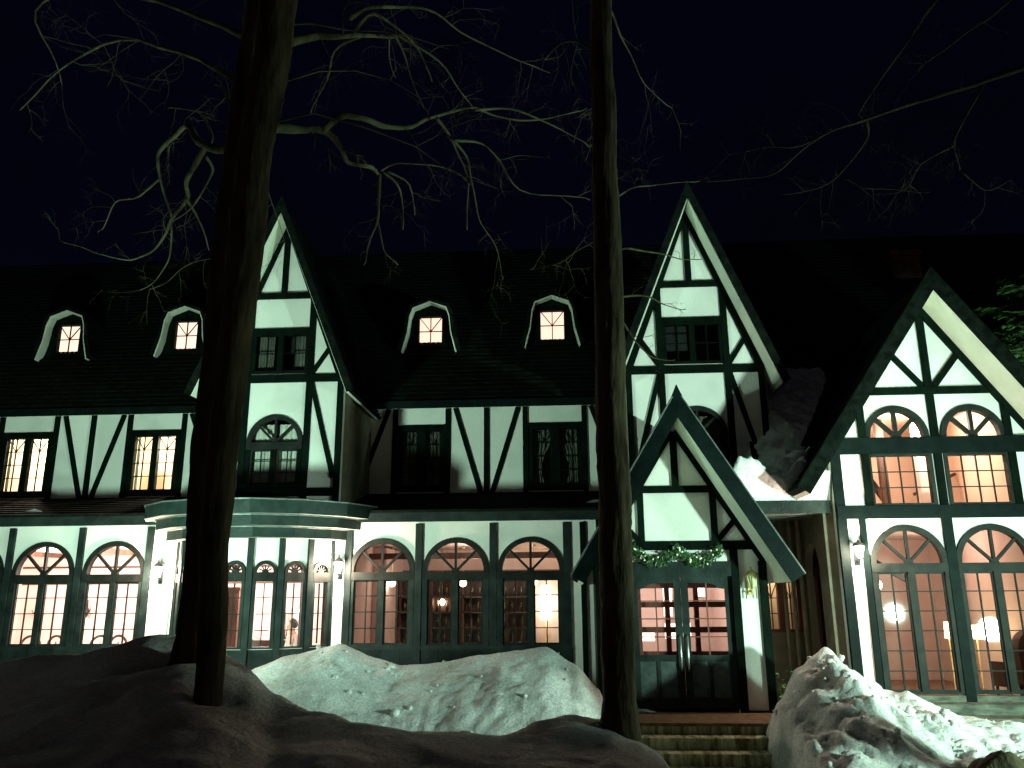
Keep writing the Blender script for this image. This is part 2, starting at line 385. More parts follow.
# ---------------------------------------------------------------- curved bay with stepped canopy
BX, BR, BY = -6.08, 1.70, 16.72
angs = [R(-65+130*i/7) for i in range(8)]
def arcp(a, r): return Vector((BX+r*math.sin(a), BY-r*math.cos(a)))
for i in range(7):
    p, q = arcp(angs[i], BR), arcp(angs[i+1], BR); c = (p+q)/2; wd = (q-p).length
    an = math.atan2(q.y-p.y, q.x-p.x); X = T((c.x, c.y, 0), an); h = wd/2
    b = MB(); hw = h-.085
    b.solid([rectpts(-h, h, -.8, 3.1), archpts(0, 2.28, hw, .93)], 0, .12, X); part('bay_wall', b, 'plaster')
    d = MB(); d.box(-h+.01, h-.01, -.022, .02, -.75, .92, X); part('dado_panel', d, 'teal')
    arch_window((c.x, c.y), an, hw, .93, 2.26, 'teal', nv=1, nh=4, leaves=1, jamb=.04, spokes=(30, 60, 90, 120, 150), tr_h=.10, hub=.04, bar=.010)
for i, a in enumerate(angs):
    p = arcp(a, BR+.005); b = MB(); X = T((p.x, p.y, 0), a)
    b.box(-.055, .055, -.05, .08, -.75, 3.05, X); part('post', b, 'teal')
for x0, x1 in ((-8.14, -7.72), (-4.52, -4.22)):
    b = MB(); b.box(x0, x1, G-.03, G+.02, -.7, 3.2); part('pilaster', b, 'plaster')
for k, (rr, z0, z1) in enumerate(((1.98, 2.90, 3.10), (2.20, 3.10, 3.30), (2.42, 3.30, 3.56))):
    b = MB(); vs_ = []; n = 7; aa = [R(-76+152*i/n) for i in range(n+1)]
    ring = [arcp(a, rr) for a in aa]; ring = [Vector((p.x, min(p.y, G+.15))) for p in ring]
    lo = [(p.x, p.y, z0) for p in ring]; hi = [(p.x+(p.x-BX)*.0, p.y, z1) for p in ring]
    cl = [(ring[0].x, G+.16, z0), (ring[-1].x, G+.16, z0)]; ch = [(ring[0].x, G+.16, z1), (ring[-1].x, G+.16, z1)]
    m = n+1
    b.add(lo+hi+cl+ch, [(i, i+1, i+1+m, i+m) for i in range(n)] + [tuple(range(m)) + (2*m+1, 2*m), tuple(reversed(range(m, 2*m))) + (2*m+2, 2*m+3), (0, m, 2*m+2, 2*m), (n, 2*m+1, 2*m+3, 2*n+1), (2*m, 2*m+1, 2*m+3, 2*m+2)])
    o = part('canopy', b, 'canopy')
    e = MB()
    for i in range(n):
        p, q = arcp(aa[i], rr+.012), arcp(aa[i+1], rr+.012)
        p.y = min(p.y, G+.1); q.y = min(q.y, G+.1)
        e.tube([(p.x, p.y, z1-.012), (q.x, q.y, z1-.012)], .016, 6)
    e.build('drip_edge', M['metal_edge'], o)
    s = MB()
    ri = arcp(0, rr-.25)
    s.add([(p[0], p[1]+.01, z0-.004) for p in lo]+[(c[0], c[1]-.02, z0-.004) for c in cl], [tuple(range(m)) + (m+1, m)])
    s.build('soffit', M['canopy_soffit'], o)

# skirt roof between the floors, ground-floor roof behind
roof_slab('skirt_roof', (-20.9, G-.14, 3.44), (.9, G-.14, 3.44), (.9, U+.05, 4.12), (-20.9, U+.05, 4.12), .06, .3, under=None)

# ---------------------------------------------------------------- upper floor walls
UZ0, UZ1 = 4.02, 6.25
WINU = [(-13.46, -12.24), (-10.28, -9.10), (-3.86, -2.78), (-.83, .38)]
b = MB(); b.solid([rectpts(-20.9, 4.72, 3.6, UZ1)] + [rectpts(a+.02, c-.02, 4.2, 5.66) for a, c in WINU], U, U+.2); part('upper_wall', b, 'plaster')
for a, c in WINU:
    lit = a < -8
    fr = rect_window((0, U), 0, a, c, 4.2, 5.66, 'timber', nh=4, frame=.10, mull=.075 if lit else .11)
    timber('lintel', (a-.05, 5.67), (c+.05, 5.67), .07, U, .05)
    timber('sill', (a-.12, 4.19), (c+.12, 4.19), .08, U, .09)
    mid = (a+c)/2
    if lit:
        curtain(fr, (0, U), 0, a+.08, a+.16, 4.25, 5.6, m='warmcurtain')
    else:
        curtain(fr, (0, U), 0, a+.1, mid-.02, 4.25, 5.6, m='shaded_curtain', tie=.62); curtain(fr, (0, U), 0, mid+.02, c-.1, 4.25, 5.6, m='shaded_curtain', tie=-.62)
PU = [-13.55, -12.17, -11.26, -10.35, -9.02, -3.94, -2.70, -1.80, -.90, .46]
for x in PU: timber('post', (x, 4.06), (x, 6.14), .12, U)
for p, q in (((-11.98, 6.1), (-11.40, 4.1)), ((-10.52, 6.1), (-11.12, 4.1)), ((-8.86, 6.1), (-8.05, 4.1)), ((-13.7, 6.1), (-14.4, 4.1)),
             ((-4.10, 6.1), (-4.80, 4.1)), ((-2.53, 6.1), (-1.93, 4.1)), ((-1.06, 6.1), (-1.67, 4.1)), ((.62, 6.1), (1.3, 4.1))):
    timber('brace', p, q, .11, U, .038)
timber('beam', (-20.9, 4.04), (4.7, 4.04), .14, U, .07)

# ---------------------------------------------------------------- main roof
EY, EZ, SL = 17.95, 6.10, 1.35
RY = 22.0; RZ = EZ+SL*(RY-EY)
roof_slab('main_roof', (-21.2, EY, EZ), (16.2, EY, EZ), (16.2, RY, RZ), (-21.2, RY, RZ), .18, .16)
roof_slab('main_roof', (-21.2, 2*RY-EY, EZ), (16.2, 2*RY-EY, EZ), (16.2, RY+.01, RZ), (-21.2, RY+.01, RZ), .18, .16)
b = MB(); b.box(-21.2, -7.45, EY-.05, EY-.01, EZ-.14, EZ+.03); part('eave_board', b, 'fascia')
b = MB(); b.box(-4.45, 1.15, EY-.05, EY-.01, EZ-.14, EZ+.03); part('eave_board', b, 'fascia')
b = MB(); b.box(-20.9, 15.8, 25.4, 25.6, -.8, 6.2); b.box(-20.9, -20.7, G+.2, 25.4, -.8, 6.2); b.box(15.7, 15.9, U, 25.4, -.8, 6.2); b.box(8.41, 15.69, U, U+.2, -.8, 6.2)
b.prism([(EY+.1, EZ), (2*RY-EY-.1, EZ), (RY, RZ-.1)], 0, .18, Matrix(((0, 1, 0, -20.9), (1, 0, 0, 0), (0, 0, 1, 0), (0, 0, 0, 1))))
b.prism([(EY+.1, EZ), (2*RY-EY-.1, EZ), (RY, RZ-.1)], 0, .18, Matrix(((0, 1, 0, 15.7), (1, 0, 0, 0), (0, 0, 1, 0), (0, 0, 0, 1))))
part('back_wall', b, 'plaster')
b = MB()
b.box(8.72, 9.42, 20.7, 21.4, 8.6, 10.45); b.box(8.66, 9.48, 20.64, 21.46, 10.45, 10.60)
part('chimney', b, 'brick')

# ---------------------------------------------------------------- the two tall gables
def gable_roof(cx, zt, half_e, ze, y0, y1, thick=.2, fas=.2, name='gable_roof', board='fascia', edge='metal_edge'):
    """two steep slopes with barge boards on the front edge; cx,zt apex; half_e,ze eave"""
    for s in (-1, 1):
        o = roof_slab(name, (cx+s*half_e, y0, ze), (cx+s*half_e, y1, ze), (cx+s*.004, y1, zt), (cx+s*.004, y0, zt), thick, .16)
        d = Vector((half_e, ze-zt)).normalized(); nrm = Vector((-d.y*1, d.x))      # pointing up-out for s=+1
        f = MB(); a = Vector((cx, zt)); 
        top = .045
        e_ = Vector((cx+s*half_e, ze)); nv = Vector((s*abs(d.y), abs(d.x)))
        slope_v = fas/abs(d.x) if abs(d.x) > .05 else fas*3
        ap_t = Vector((cx, zt+top/abs(d.x))); ap_b = Vector((cx, zt+top/abs(d.x)-slope_v))
        f.solid([[tuple(ap_t), tuple(ap_b), tuple(e_+nv*top-nv*fas), tuple(e_+nv*top)]], y0-.045-.002*s, y0-.003)
        f.build('barge_board', M[board], o)
        ed = MB(); ed.tube([(cx, y0-.03, zt+top/abs(d.x)+.01), (e_.x+nv.x*(top+.01), y0-.03, e_.y+nv.y*(top+.01))], .018, 6)
        ed.build('roof_edge', M[edge], o)

def tall_gable(cx, lit_arch, blank):
    hw = 1.39; zb = 6.30; za = zb+3.62
    b = MB(); ww = .60
    holes = [rectpts(cx-ww, cx+ww, 6.45, 7.33), archpts(cx, 4.92, .57, 4.05)]
    b.solid([[(cx-hw, 3.5), (cx+hw, 3.5), (cx+hw, zb), (cx, za), (cx-hw, zb)]] + holes, GF, GF+.2)
    part('gable_wall', b, 'plaster')
    for s in (-1, 1):
        q = MB(); q.box(cx+s*hw-.1, cx+s*hw+.1, GF+.2, U, 3.5, zb-.12) if s < 0 else q.box(cx+hw-.1, cx+hw+.1, GF+.2, U, 3.5, zb-.12)
        part('gable_side_wall', q, 'shaded_plaster')
        timber('corner_post', (cx+s*(hw-.05), 3.5), (cx+s*(hw-.05), zb), .12, GF, .05)
        timber('post', (cx+s*.67, 3.6), (cx+s*.67, 8.16), .13, GF)
        timber('brace', (cx+s*.72, 6.2), (cx+s*1.26, 4.2), .10, GF, .036)
        timber('brace', (cx+s*.72, 6.42), (cx+s*1.13, 7.05), .10, GF, .036)
        timber('rafter', (cx+s*(hw-.04), zb), (cx+s*.02, za-.1), .16, GF, .062)
    timber('beam', (cx-hw, 6.30), (cx+hw, 6.30), .16, GF, .052)
    timber('beam', (cx-.72, 8.16), (cx+.72, 8.16), .13, GF, .053)
    timber('beam', (cx-.66, 7.37), (cx+.66, 7.37), .09, GF, .053)
    timber('king_post', (cx, 8.2), (cx, za-.15), .12, GF, .056)
    timber('beam', (cx-hw, 3.9), (cx+hw, 3.9), .16, GF, .075)
    f1 = rect_window((0, GF), 0, cx-ww, cx+ww, 6.42, 7.33, 'timber', nh=2, frame=.06, sun=False)
    f2 = arch_window((cx, GF), 0, .57, 4.05, 4.92, 'timber', nv=1, nh=3, leaves=2, jamb=.07)
    m = 'shaded_curtain'
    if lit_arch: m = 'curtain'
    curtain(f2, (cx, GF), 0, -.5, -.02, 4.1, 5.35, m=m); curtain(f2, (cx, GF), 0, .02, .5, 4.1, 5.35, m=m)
    if not blank: curtain(f1, (cx, GF), 0, -.56, -.2, 6.46, 7.3, m='shaded_curtain'); curtain(f1, (cx, GF), 0, .25, .56, 6.46, 7.3, m='shaded_curtain')
    timber('sill', (cx-.7, 4.03), (cx+.7, 4.03), .08, GF, .12)
    d = MB(); d.prism([(cx-1.2, 3.6), (cx+1.2, 3.6), (cx+1.2, 6.1), (cx+.55, 7.8), (cx-.55, 7.8), (cx-1.2, 6.1)], GF+.9, GF+.95); part('interior_wall', d, 'black')  # black colour stands for the unlit room's darkness behind the gable windows
    gable_roof(cx, za+.20, 1.70, zb-.42, GF-.55, RY-.5, .10, .13, board='roof', edge='fascia')
tall_gable(-6.0, True, False)
tall_gable(2.68, False, True)

# ---------------------------------------------------------------- dormers
def dormer(cx, y=19.2, zt=9.0):
    outer = [(-.68, zt-1.34), (-.55, zt-.85), (-.50, zt-.42), (-.42, zt-.20), (0, zt-.04), (.42, zt-.20), (.50, zt-.42), (.55, zt-.85), (.68, zt-1.34)]
    b = MB()
    b.solid([[(x*.9+cx, z-.05) for x, z in outer], rectpts(cx-.32, cx+.32, zt-1.16, zt-.34)], y, y+.12); o = part('dormer', b, 'timber')
    h = MB(); t = .075
    outl = [(x*(1+t/.5)+cx, z+t) for x, z in outer]; inl = [(x+cx, z) for x, z in outer]
    h.solid([outl+inl[::-1]], y-.25, y+2.6); h.build('dormer_roof', M['roof'], o)
    s = MB(); in2 = [(x*.955+cx, z-.022) for x, z in outer]
    s.solid([[(p[0], p[1]-.001) for p in inl]+in2[::-1]], y-.24, y+.01); s.build('soffit', M['soffit'], o)
    fr = rect_window((0, y), 0, cx-.33, cx+.33, zt-1.17, zt-.33, 'timber', leaves=1, nv=1, nh=2, frame=.045, sun=True, bar=.011)
    k = MB(); k.arch(cx, zt-.34, .001, .07, y-.05, y+.02, n=8); k.build('keystone', M['timber'], o)
    bl = MB(); n = 20
    bl.add([(cx-.315+.63*k/n, y+.105+.008*math.sin(k*1.7), z) for z in (zt-1.15, zt-.345) for k in range(n+1)], [(k, k+1, k+n+2, k+n+1) for k in range(n)])
    bl.build('blind', M['lit_blind'], fr, True)
for cx, zt in ((-3.26, 8.96), (-.24, 9.03), (-12.58, 9.0), (-9.5, 9.02)): dormer(cx, 19.2, zt)

# ---------------------------------------------------------------- right wing
WC = 6.56; WA = 7.02; WS = 1.44
b = MB()
wh = [archpts(WC-.71, 2.34, .63, .15), archpts(WC+.71, 2.34, .63, .15)]
for c in (WC-.66, WC+.66): wh += [archpts(c, 4.54, .54, 4.46), rectpts(c-.54, c+.54, 3.33, 4.22)]
b.solid([[(4.72, -.8), (8.40, -.8), (8.40, 4.3), (WC, WA-.02), (4.72, 4.3)]] + wh, WF, WF+.2)
part('wing_wall', b, 'plaster')
for c in (WC-.71, WC+.71): arch_window((c, WF), 0, .63, .22, 2.31, 'joinery', nv=1, nh=6, jamb=.07)
for c in (WC-.66, WC+.66):
    f = MB(); f.arch(c, 4.53, .46, .565, WF-.035, WF+.1)
    for a in (45, 90, 135):
        a = R(a); f.bar((c+.05*math.cos(a), 4.53+.05*math.sin(a)), (c+.48*math.cos(a), 4.53+.48*math.sin(a)), .07, WF-.008, WF+.06)
    f.arch(c, 4.53, .001, .09, WF-.01, WF+.062, n=8)
    fr = part('window', f, 'joinery')
    p = MB(); p.add([(c+.49*math.cos(math.pi*i/14), WF+.03, 4.53+.49*math.sin(math.pi*i/14)) for i in range(15)], [tuple(range(15))]); p.build('pane', M['glass'], fr)
    rect_window((0, WF), 0, c-.55, c+.55, 3.30, 4.24, 'joinery', leaves=1, nv=3, nh=3, frame=.055, sun=False)
timber('beam', (4.72, 3.20), (8.40, 3.20), .22, WF, .07, 'fascia')
timber('beam', (4.72, 4.37), (8.40, 4.37), .29, WF, .064, 'fascia')
timber('beam', (5.20, 5.36), (7.92, 5.36), .13, WF, .052)
timber('king_post', (WC, 3.2), (WC, WA-.2), .13, WF, .045)
for s in (-1, 1):
    timber('corner_post', (WC+s*1.77, -.7), (WC+s*1.77, 4.35), .16, WF, .05, 'fascia')
    timber('post', (WC+s*1.43, -.7), (WC+s*1.43, 3.2), .10, WF, .048, 'fascia')
    timber('post', (WC+s*1.26, 3.2), (WC+s*1.26, 5.3), .13, WF, .046)
    timber('rafter', (WC+s*1.84, 4.32), (WC+s*.03, WA-.12), .16, WF, .060)
    timber('brace', (WC+s*.10, 5.44), (WC+s*.62, 6.08), .11, WF, .038)
timber('post', (WC, -.7), (WC, 3.2), .16, WF, .047, 'fascia')
b = MB(); b.box(4.72, 8.4, WF-.04, WF+.02, -.6, .20); part('plinth', b, 'concrete')
gable_roof(WC, WA+.33, 2.62, 3.56, WF-.72, RY-.6, .19, .23, 'wing_roof', 'roof', 'timber')
b = MB()   # left side wall, seen edge-on beside the link
X = T((4.72, WF+.2, 0), R(90))
b.solid([rectpts(0, 3.6, -.8, 4.4), archpts(.95, 2.3, .45, .6)], -.001, .18, X)
part('wing_side_wall', b, 'shaded_plaster')
arch_window((4.72, WF+.2+.95), R(-90), .45, .6, 2.28, 'redwood', nv=1, nh=5, leaves=2, jamb=.05)
b = MB(); b.box(8.22, 8.4, WF+.2, RY, -.8, 4.4); part('wing_side_wall', b, 'plaster')

# ---------------------------------------------------------------- link between porch and wing
b = MB(); b.solid([rectpts(3.2, 4.72, -.8, 3.9), rectpts(3.74, 4.42, 1.15, 2.09)], 16.6, 16.8); part('link_wall', b, 'shaded_plaster')
rect_window((0, 16.6), 0, 3.72, 4.44, 1.13, 2.11, 'redwood', nh=3, frame=.06, sun=True)
b = MB(); b.box(3.25, 4.68, 14.95, 16.9, 3.22, 3.42); o = part('link_roof', b, 'concrete')
e = MB(); e.box(3.0, 4.66, 14.88, 14.94, 3.21, 3.43); e.build('fascia_board', M['teal'], o)
for k in range(3):
    b = MB(); b.tube([(4.15+.14*k, 16.52-.1*k, -.6), (4.15+.14*k, 16.52-.1*k, 3.3)], .04, 8); part('downpipe', b, 'shaded_plaster')
timber('post', (4.52, -.6), (4.52, 3.2), .1, 16.6, .04, 'redwood')

# ---------------------------------------------------------------- porch
PC = 1.90; PH = 1.42
b = MB()
pa = 4.72; PS = pa-PH*1.65
b.solid([[(PC-PH, -.3), (PC-.86, -.3), (PC-.86, 2.22), (PC+.86, 2.22), (PC+.86, -.3), (PC+PH, -.3), (PC+PH, PS), (PC, pa), (PC-PH, PS)]], PF, PF+.16)
part('porch_wall', b, 'plaster')
for s in (-1, 1):
    q = MB(); x0, x1 = sorted((PC+s*PH, PC+s*(PH-.14))); q.box(x0, x1, PF+.16, G-.05, -.3, PS); part('porch_side_wall', q, 'teal')
    timber('corner_post', (PC+s*(PH-.05), -.15), (PC+s*(PH-.05), PS), .13, PF, .05)
    timber('door_post', (PC+s*.91, -.02), (PC+s*.91, 2.62), .13, PF, .048)
    timber('rafter', (PC+s*(PH-.02), PS), (PC+s*.02, pa-.1), .10, PF, .058)
    timber('post', (PC+s*.62, 2.7), (PC+s*.62, 3.6), .11, PF)
    timber('brace', (PC+s*.66, 2.72), (PC+s*1.02, 3.12), .09, PF, .037)
timber('beam', (PC-1.27, 2.64), (PC+1.27, 2.64), .15, PF, .055)
timber('beam', (PC-.68, 3.60), (PC+.68, 3.60), .12, PF, .053)
timber('king_post', (PC, 3.62), (PC, pa-.12), .12, PF, .044)
timber('lintel', (PC-.9, 2.25), (PC+.9, 2.25), .24, PF, .050, 'teal')
timber('skirting', (PC+.9, -.05), (PC+PH, -.05), .12, PF, .040, 'teal')
timber('skirting', (PC-PH, -.05), (PC-.9, -.05), .12, PF, .040, 'teal')
gable_roof(PC, 5.08, 1.80, 2.11, PF-.80, G+.5, .18, .24, 'porch_roof')
cap = MB(); cap.prism([(PC-.09, 5.06), (PC+.09, 5.06), (PC, 5.27)], PF-.86, PF-.78); part('ridge_finial', cap, 'fascia')

def door_leaf(x0, x1, s):
    """s=+1: hinge on the right"""
    b = MB(); z0, z1 = .03, 2.16; y = PF+.02
    ga, gb = x0+.115, x1-.115; zb, zt2 = .86, 2.02
    hole = [(ga, zb), (gb, zb)]
    if s > 0: hole += [(gb, zt2-.10), (gb-.10, zt2-.085), (gb-.17, zt2-.03), (gb-.28, zt2), (ga, zt2)]
    else: hole += [(gb, zt2), (ga+.28, zt2), (ga+.17, zt2-.03), (ga+.10, zt2-.085), (ga, zt2-.10)]
    b.solid([rectpts(x0, x1, z0, z1), hole, rectpts(ga, (ga+gb)/2-.03, .2, .76), rectpts((ga+gb)/2+.03, gb, .2, .76)], y, y+.05)
    d = part('door', b, 'teal')
    g = MB()
    for i in range(1, 2):
        x = (ga+gb)/2; g.box(x-.010, x+.010, y+.012, y+.038, zb, zt2)
    for j in range(1, 4):
        z = zb+(zt2-zb)*j/4; g.box(ga, gb, y+.014, y+.036, z-.009, z+.009)
    g.build('glazing_bars', M['redwood'], d)
    p = MB(); p.add([(ga-.02, y+.026, zb-.02), (gb+.02, y+.026, zb-.02), (gb+.02, y+.026, zt2+.02), (ga-.02, y+.026, zt2+.02)], [(0, 1, 2, 3)]); p.build('pane', M['glass'], d)
    q = MB(); q.box(ga-.01, gb+.01, y+.018, y+.034, .18, .78); q.build('panel', M['doorpanel'], d)
    h = MB(); hx = x0+.055 if s > 0 else x1-.055
    h.tube([(hx, y-.01, .62), (hx, y-.06, .66), (hx, y-.065, .84), (hx, y-.06, 1.14), (hx, y-.01, 1.18)], .014, 8); h.build('handle', M['steel'], d, True)
door_leaf(PC-.845, PC-.004, -1); door_leaf(PC+.004, PC+.845, 1)

# ==================================================================== ROOMS
def room(x0, x1, y0, y1, z0, z1, wall, floor='floor', ceil=None, back=True, left=True, right=True):
    t = .06; b = MB()
    if back: b.box(x0, x1, y1, y1+t, z0, z1)
    if left: b.box(x0-t, x0-.001, y0, y1+t, z0, z1)
    if right: b.box(x1+.001, x1+t, y0, y1+t, z0, z1)
    part('interior_wall', b, wall)
    b = MB(); b.box(x0-t, x1+t, y0, y1+t, z0-t, z0-.001); part('room_floor', b, floor)
    b = MB(); b.box(x0-t, x1+t, y0, y1+t, z1+.001, z1+t); part('ceiling', b, ceil or wall)
def lamp(loc, power, color=(1, .74, .56), rad=.09, name='unseen_room_light'):
    l = bpy.data.lights.new(name, 'POINT'); l.energy = power; l.color = color; l.shadow_soft_size = rad
    o = bpy.data.objects.new(name, l); col.objects.link(o); o.location = loc; return o
WARM = (1, .78, .70)
# dining room behind the left windows and the bay
room(-14.5, -4.42, G+.21, 21.6, 0, 2.95, 'pinkwall')
b = MB(); b.box(-14.5, -4.5, 21.56, 21.6, 2.20, 2.235); b.box(-14.5, -4.5, 21.5, 21.58, 2.62, 2.67); part('picture_rail', b, 'wood')
for x in (-12.9, -10.4, -7.9):
    b = MB(); b.box(x-.06, x+.06, G+.3, 21.5, 2.84, 2.949); part('ceiling_beam', b, 'wood')
b = MB(); b.box(-9.05, -8.93, 20.2, 20.32, 0, 2.94); part('room_post', b, 'wood')
# lounge behind the centre windows
room(-4.34, .45, G+.21, 20.6, 0, 2.95, 'pinkwall', left=False)
b = MB(); b.box(-4.32, .45, 20.5, 20.58, 2.36, 2.46); b.box(-4.32, .45, 18.0, 18.1, 2.62, 2.75); part('picture_rail', b, 'redwood')
b = MB(); b.box(-4.35, -4.05, 18.6, 20.6, 0, 2.9); part('interior_wall', b, 'pinkwall')
# entrance hall
room(.62, 3.15, G+.02, 19.0, 0, 2.7, 'pinkwall', 'tread')
b = MB()
for x0, x1, z0, z1 in ((.92, 1.12, 1.95, 2.15), (1.22, 1.55, 1.98, 2.12), (.92, 1.18, 1.3, 1.75), (1.3, 1.42, 1.3, 1.75), (.95, 1.2, .95, 1.15), (1.5, 1.8, .9, 1.12), (2.02, 2.2, 1.4, 2.1), (2.02, 2.25, .95, 1.25), (2.36, 2.56, .98, 1.26), (2.75, 2.9, 1.8, 2.0)): b.box(x0, x1, 18.2, 18.23, z0, z1)
part('glowing_boards', b, 'lit_panel')  # boards glow by themselves, standing for lit panes of a back room
g = MB(); y = G-.35
for x in (.72, 1.28, 1.80, 2.32, 2.92): g.box(x-.045, x+.045, y-.03, y+.03, .0, 2.35)
for z in (.06, .80, 1.22, 1.66, 2.0, 2.32): g.box(.75, 2.95, y-.028, y+.028, z-.05, z+.05)
part('inner_screen', g, 'redwood')
# link passage and wing
b = MB(); b.box(3.2, 4.7, 17.7, 17.76, -.1, 3.1); part('interior_wall', b, 'creamwall')
room(4.95, 8.2, WF+.21, 19.6, 0, 3.02, 'pinkwall')
room(5.3, 7.82, WF+.21, 18.9, 3.12, 5.24, 'peachwall')
b = MB(); b.bar((5.95, 4.4), (6.7, 3.2), .12, 17.0, 17.08); b.bar((6.95, 3.75), (7.8, 4.15), .06, 16.9, 16.96); part('stair_rail', b, 'wood')
for x in (5.55, 5.95, 6.3): 
    b = MB(); b.box(x-.07, x+.07, 16.6, 16.74, 3.12, 5.23); part('room_post', b, 'wood' if x > 5.6 else 'pinkwall')
b = MB(); b.box(6.76, 6.93, 16.1, 16.27, 3.12, 5.23); part('room_post', b, 'pinkwall')
b = MB(); b.prism([(5.31, 3.13), (7.81, 3.13), (7.81, 3.72), (7.4, 3.5), (6.9, 3.62), (6.2, 3.45), (5.31, 3.45)], 17.6, 17.7); part('stair_wall', b, 'redwood')
b = MB()
for (x, z) in ((5.35, 2.5), (5.9, 2.62), (6.3, 2.4)): b.bar((x-.4, z+.25), (x+.5, z-.3), .1, 17.4, 17.5)
part('stair_string', b, 'wood')
for x in (6.3, 7.95):
    b = MB(); b.box(x-.06, x+.06, 17.9, 18.02, 0, 3.0); part('room_post', b, 'wood')
# lit upper rooms on the left, dark rooms elsewhere upstairs
room(-14.5, -11.5, U+.21, 20.4, 4.05, 6.15, 'creamwall')
room(-10.9, -8.4, U+.21, 20.4, 4.05, 6.15, 'creamwall')
b = MB(); b.box(-9.72, -9.60, 19.6, 19.7, 4.1, 5.3); b.box(-9.5, -9.0, 19.9, 20.1, 4.1, 4.75); part('wardrobe', b, 'wood')
room(-7.6, .9, U+.6, 20.4, 4.05, 6.15, 'shaded_plaster', 'wood')

lamp((-12.2, 18.8, 2.5), 520, WARM, .3); lamp((-9.4, 18.8, 2.5), 520, WARM, .3); lamp((-6.6, 18.6, 2.5), 470, WARM, .3)
lamp((-2.0, 18.4, 2.72), 34, (1, .74, .66), .2)  # unseen light added to brighten the lounge and its fanlights
lamp((-13.0, 19.5, 5.7), 300, (1, .84, .68)); lamp((-9.25, 19.3, 5.45), 300, (1, .84, .68), .07)
lamp((1.9, 17.0, 2.5), 70, (1, .80, .72)); lamp((4.1, 17.25, 2.5), 30, (1, .72, .48))
lamp((5.7, 17.6, 2.75), 28, (1, .66, .58)); lamp((7.4, 17.2, 2.8), 26, (1, .66, .54))
lamp((6.6, 15.9, 4.95), 170, (1, .80, .66)); lamp((5.65, 17.4, 4.9), 60, (1, .76, .64))

# ==================================================================== FURNITURE AND LAMPS (rest in or hang from the hotel: things of their own)
def chair(loc, rot, label):
    t = empty('dining_chair', loc, label, 'chair', 'round-backed chairs by the dining room windows')
    t.rotation_euler.z = 0
    Mx = Matrix.Rotation(rot, 4, 'Z')
    def put(name, mb, m, smooth=True):
        mb.v = [Mx @ v + Vector(loc) for v in mb.v]; return mb.build(name, M[m], t, smooth)
    s = MB(); s.lathe([(0, .43), (.19, .43), (.21, .445), (.21, .465), (.18, .48), (0, .475)], 18); put('seat', s, 'redwood')
    for a in (45, 135, 225, 315):
        a = R(a); l = MB(); l.tube([(.15*math.cos(a), .15*math.sin(a), .44), (.21*math.cos(a), .21*math.sin(a), 0)], [.018, .013], 8); put('leg', l, 'wood')
    bk = MB(); pts = [(.20*math.cos(R(a)), .17, .46+ (0)) for a in ()]
    pts = [(-.18, .10, .45), (-.20, .17, .68)] + [(.20*math.cos(math.pi-math.pi*i/10), .19, .84+.26*math.sin(math.pi*i/10)) for i in range(11)] + [(.20, .17, .68), (.18, .10, .45)]
    bk.tube(pts, .026, 8)
    bk.tube([(-.10, .15, .46), (-.12, .185, .7), (0, .192, .98), (.12, .185, .7), (.10, .15, .46)], .011, 6); put('backrest', bk, 'wood')
chairs = [(-11.75, 17.05, 2.8, 'dark round-backed chair at the far left arched window'),
          (-11.0, 17.0, 3.4, 'round-backed chair behind the left leaf of the second arched window from the left'),
          (-10.42, 17.05, 3.0, 'round-backed chair showing its hoop in the middle of the second arched window from the left'),
          (-9.55, 17.0, 3.5, 'dark round-backed chair at the left edge of the arched window next to the bay'),
          (-9.15, 17.1, 3.1, 'brown round-backed chair in the left leaf of the arched window next to the bay'),
          (-8.45, 17.0, 2.9, 'pale-looking round-backed chair in the right leaf of the arched window next to the bay')]
for x, y, r, lb in chairs: chair((x, y, 0), r, lb)
def table(loc, label):
    t = empty('dining_table', loc, label, 'table', 'dining tables')
    def put(name, mb, m, s=True): mb.v = [v+Vector(loc) for v in mb.v]; return mb.build(name, M[m], t, s)
    b = MB(); b.lathe([(0, .70), (.42, .70), (.44, .715), (.44, .735), (.42, .745), (0, .745)], 24); put('table_top', b, 'redwood', False)
    b = MB(); b.lathe([(0, 0), (.26, .0), (.25, .03), (.06, .08), (.04, .4), (.05, .70), (0, .70)], 14); put('pedestal', b, 'wood')
table((-10.9, 17.75, 0), 'round pedestal table inside the second arched window from the left')
table((-8.9, 17.75, 0), 'round pedestal table inside the arched window next to the bay')

def sconce(loc, label, lit=False):
    """small wall lamp with candle arms, mounted on a wall facing -Y"""
    t = empty('wall_sconce', loc, label, 'lamp', 'unlit wall sconces in the dining room' if not lit else None)
    L = Vector(loc)
    def put(name, mb, m, s=True): mb.v = [v+L for v in mb.v]; return mb.build(name, M[m], t, s)
    b = MB(); b.lathe([(0, -.22), (.03, -.18), (.075, -.06), (.05, 0), (.02, .06), (0, .06)], 10, Matrix.Translation((0, -.07, 0))); put('bracket', b, 'black')
    for s_ in (-1, 1):
        a = MB(); a.tube([(0, -.07, -.05), (s_*.08, -.10, -.07), (s_*.12, -.10, .0)], .012, 6); put('arm', a, 'black')
    b = MB(); b.lathe([(0, .05), (.028, .05), (.022, .22), (0, .24)], 10, Matrix.Translation((0, -.07, 0))); put('candle', b, 'globe' if lit else 'black')
sconce((-12.55, 21.5, 1.58), 'dark unlit wall sconce seen through the second arched window from the left')
sconce((-7.45, 21.5, 1.55), 'dark unlit wall sconce seen through the bay window')
sconce((-13.9, 21.5, 1.55), 'dark unlit wall sconce near the far left window post')
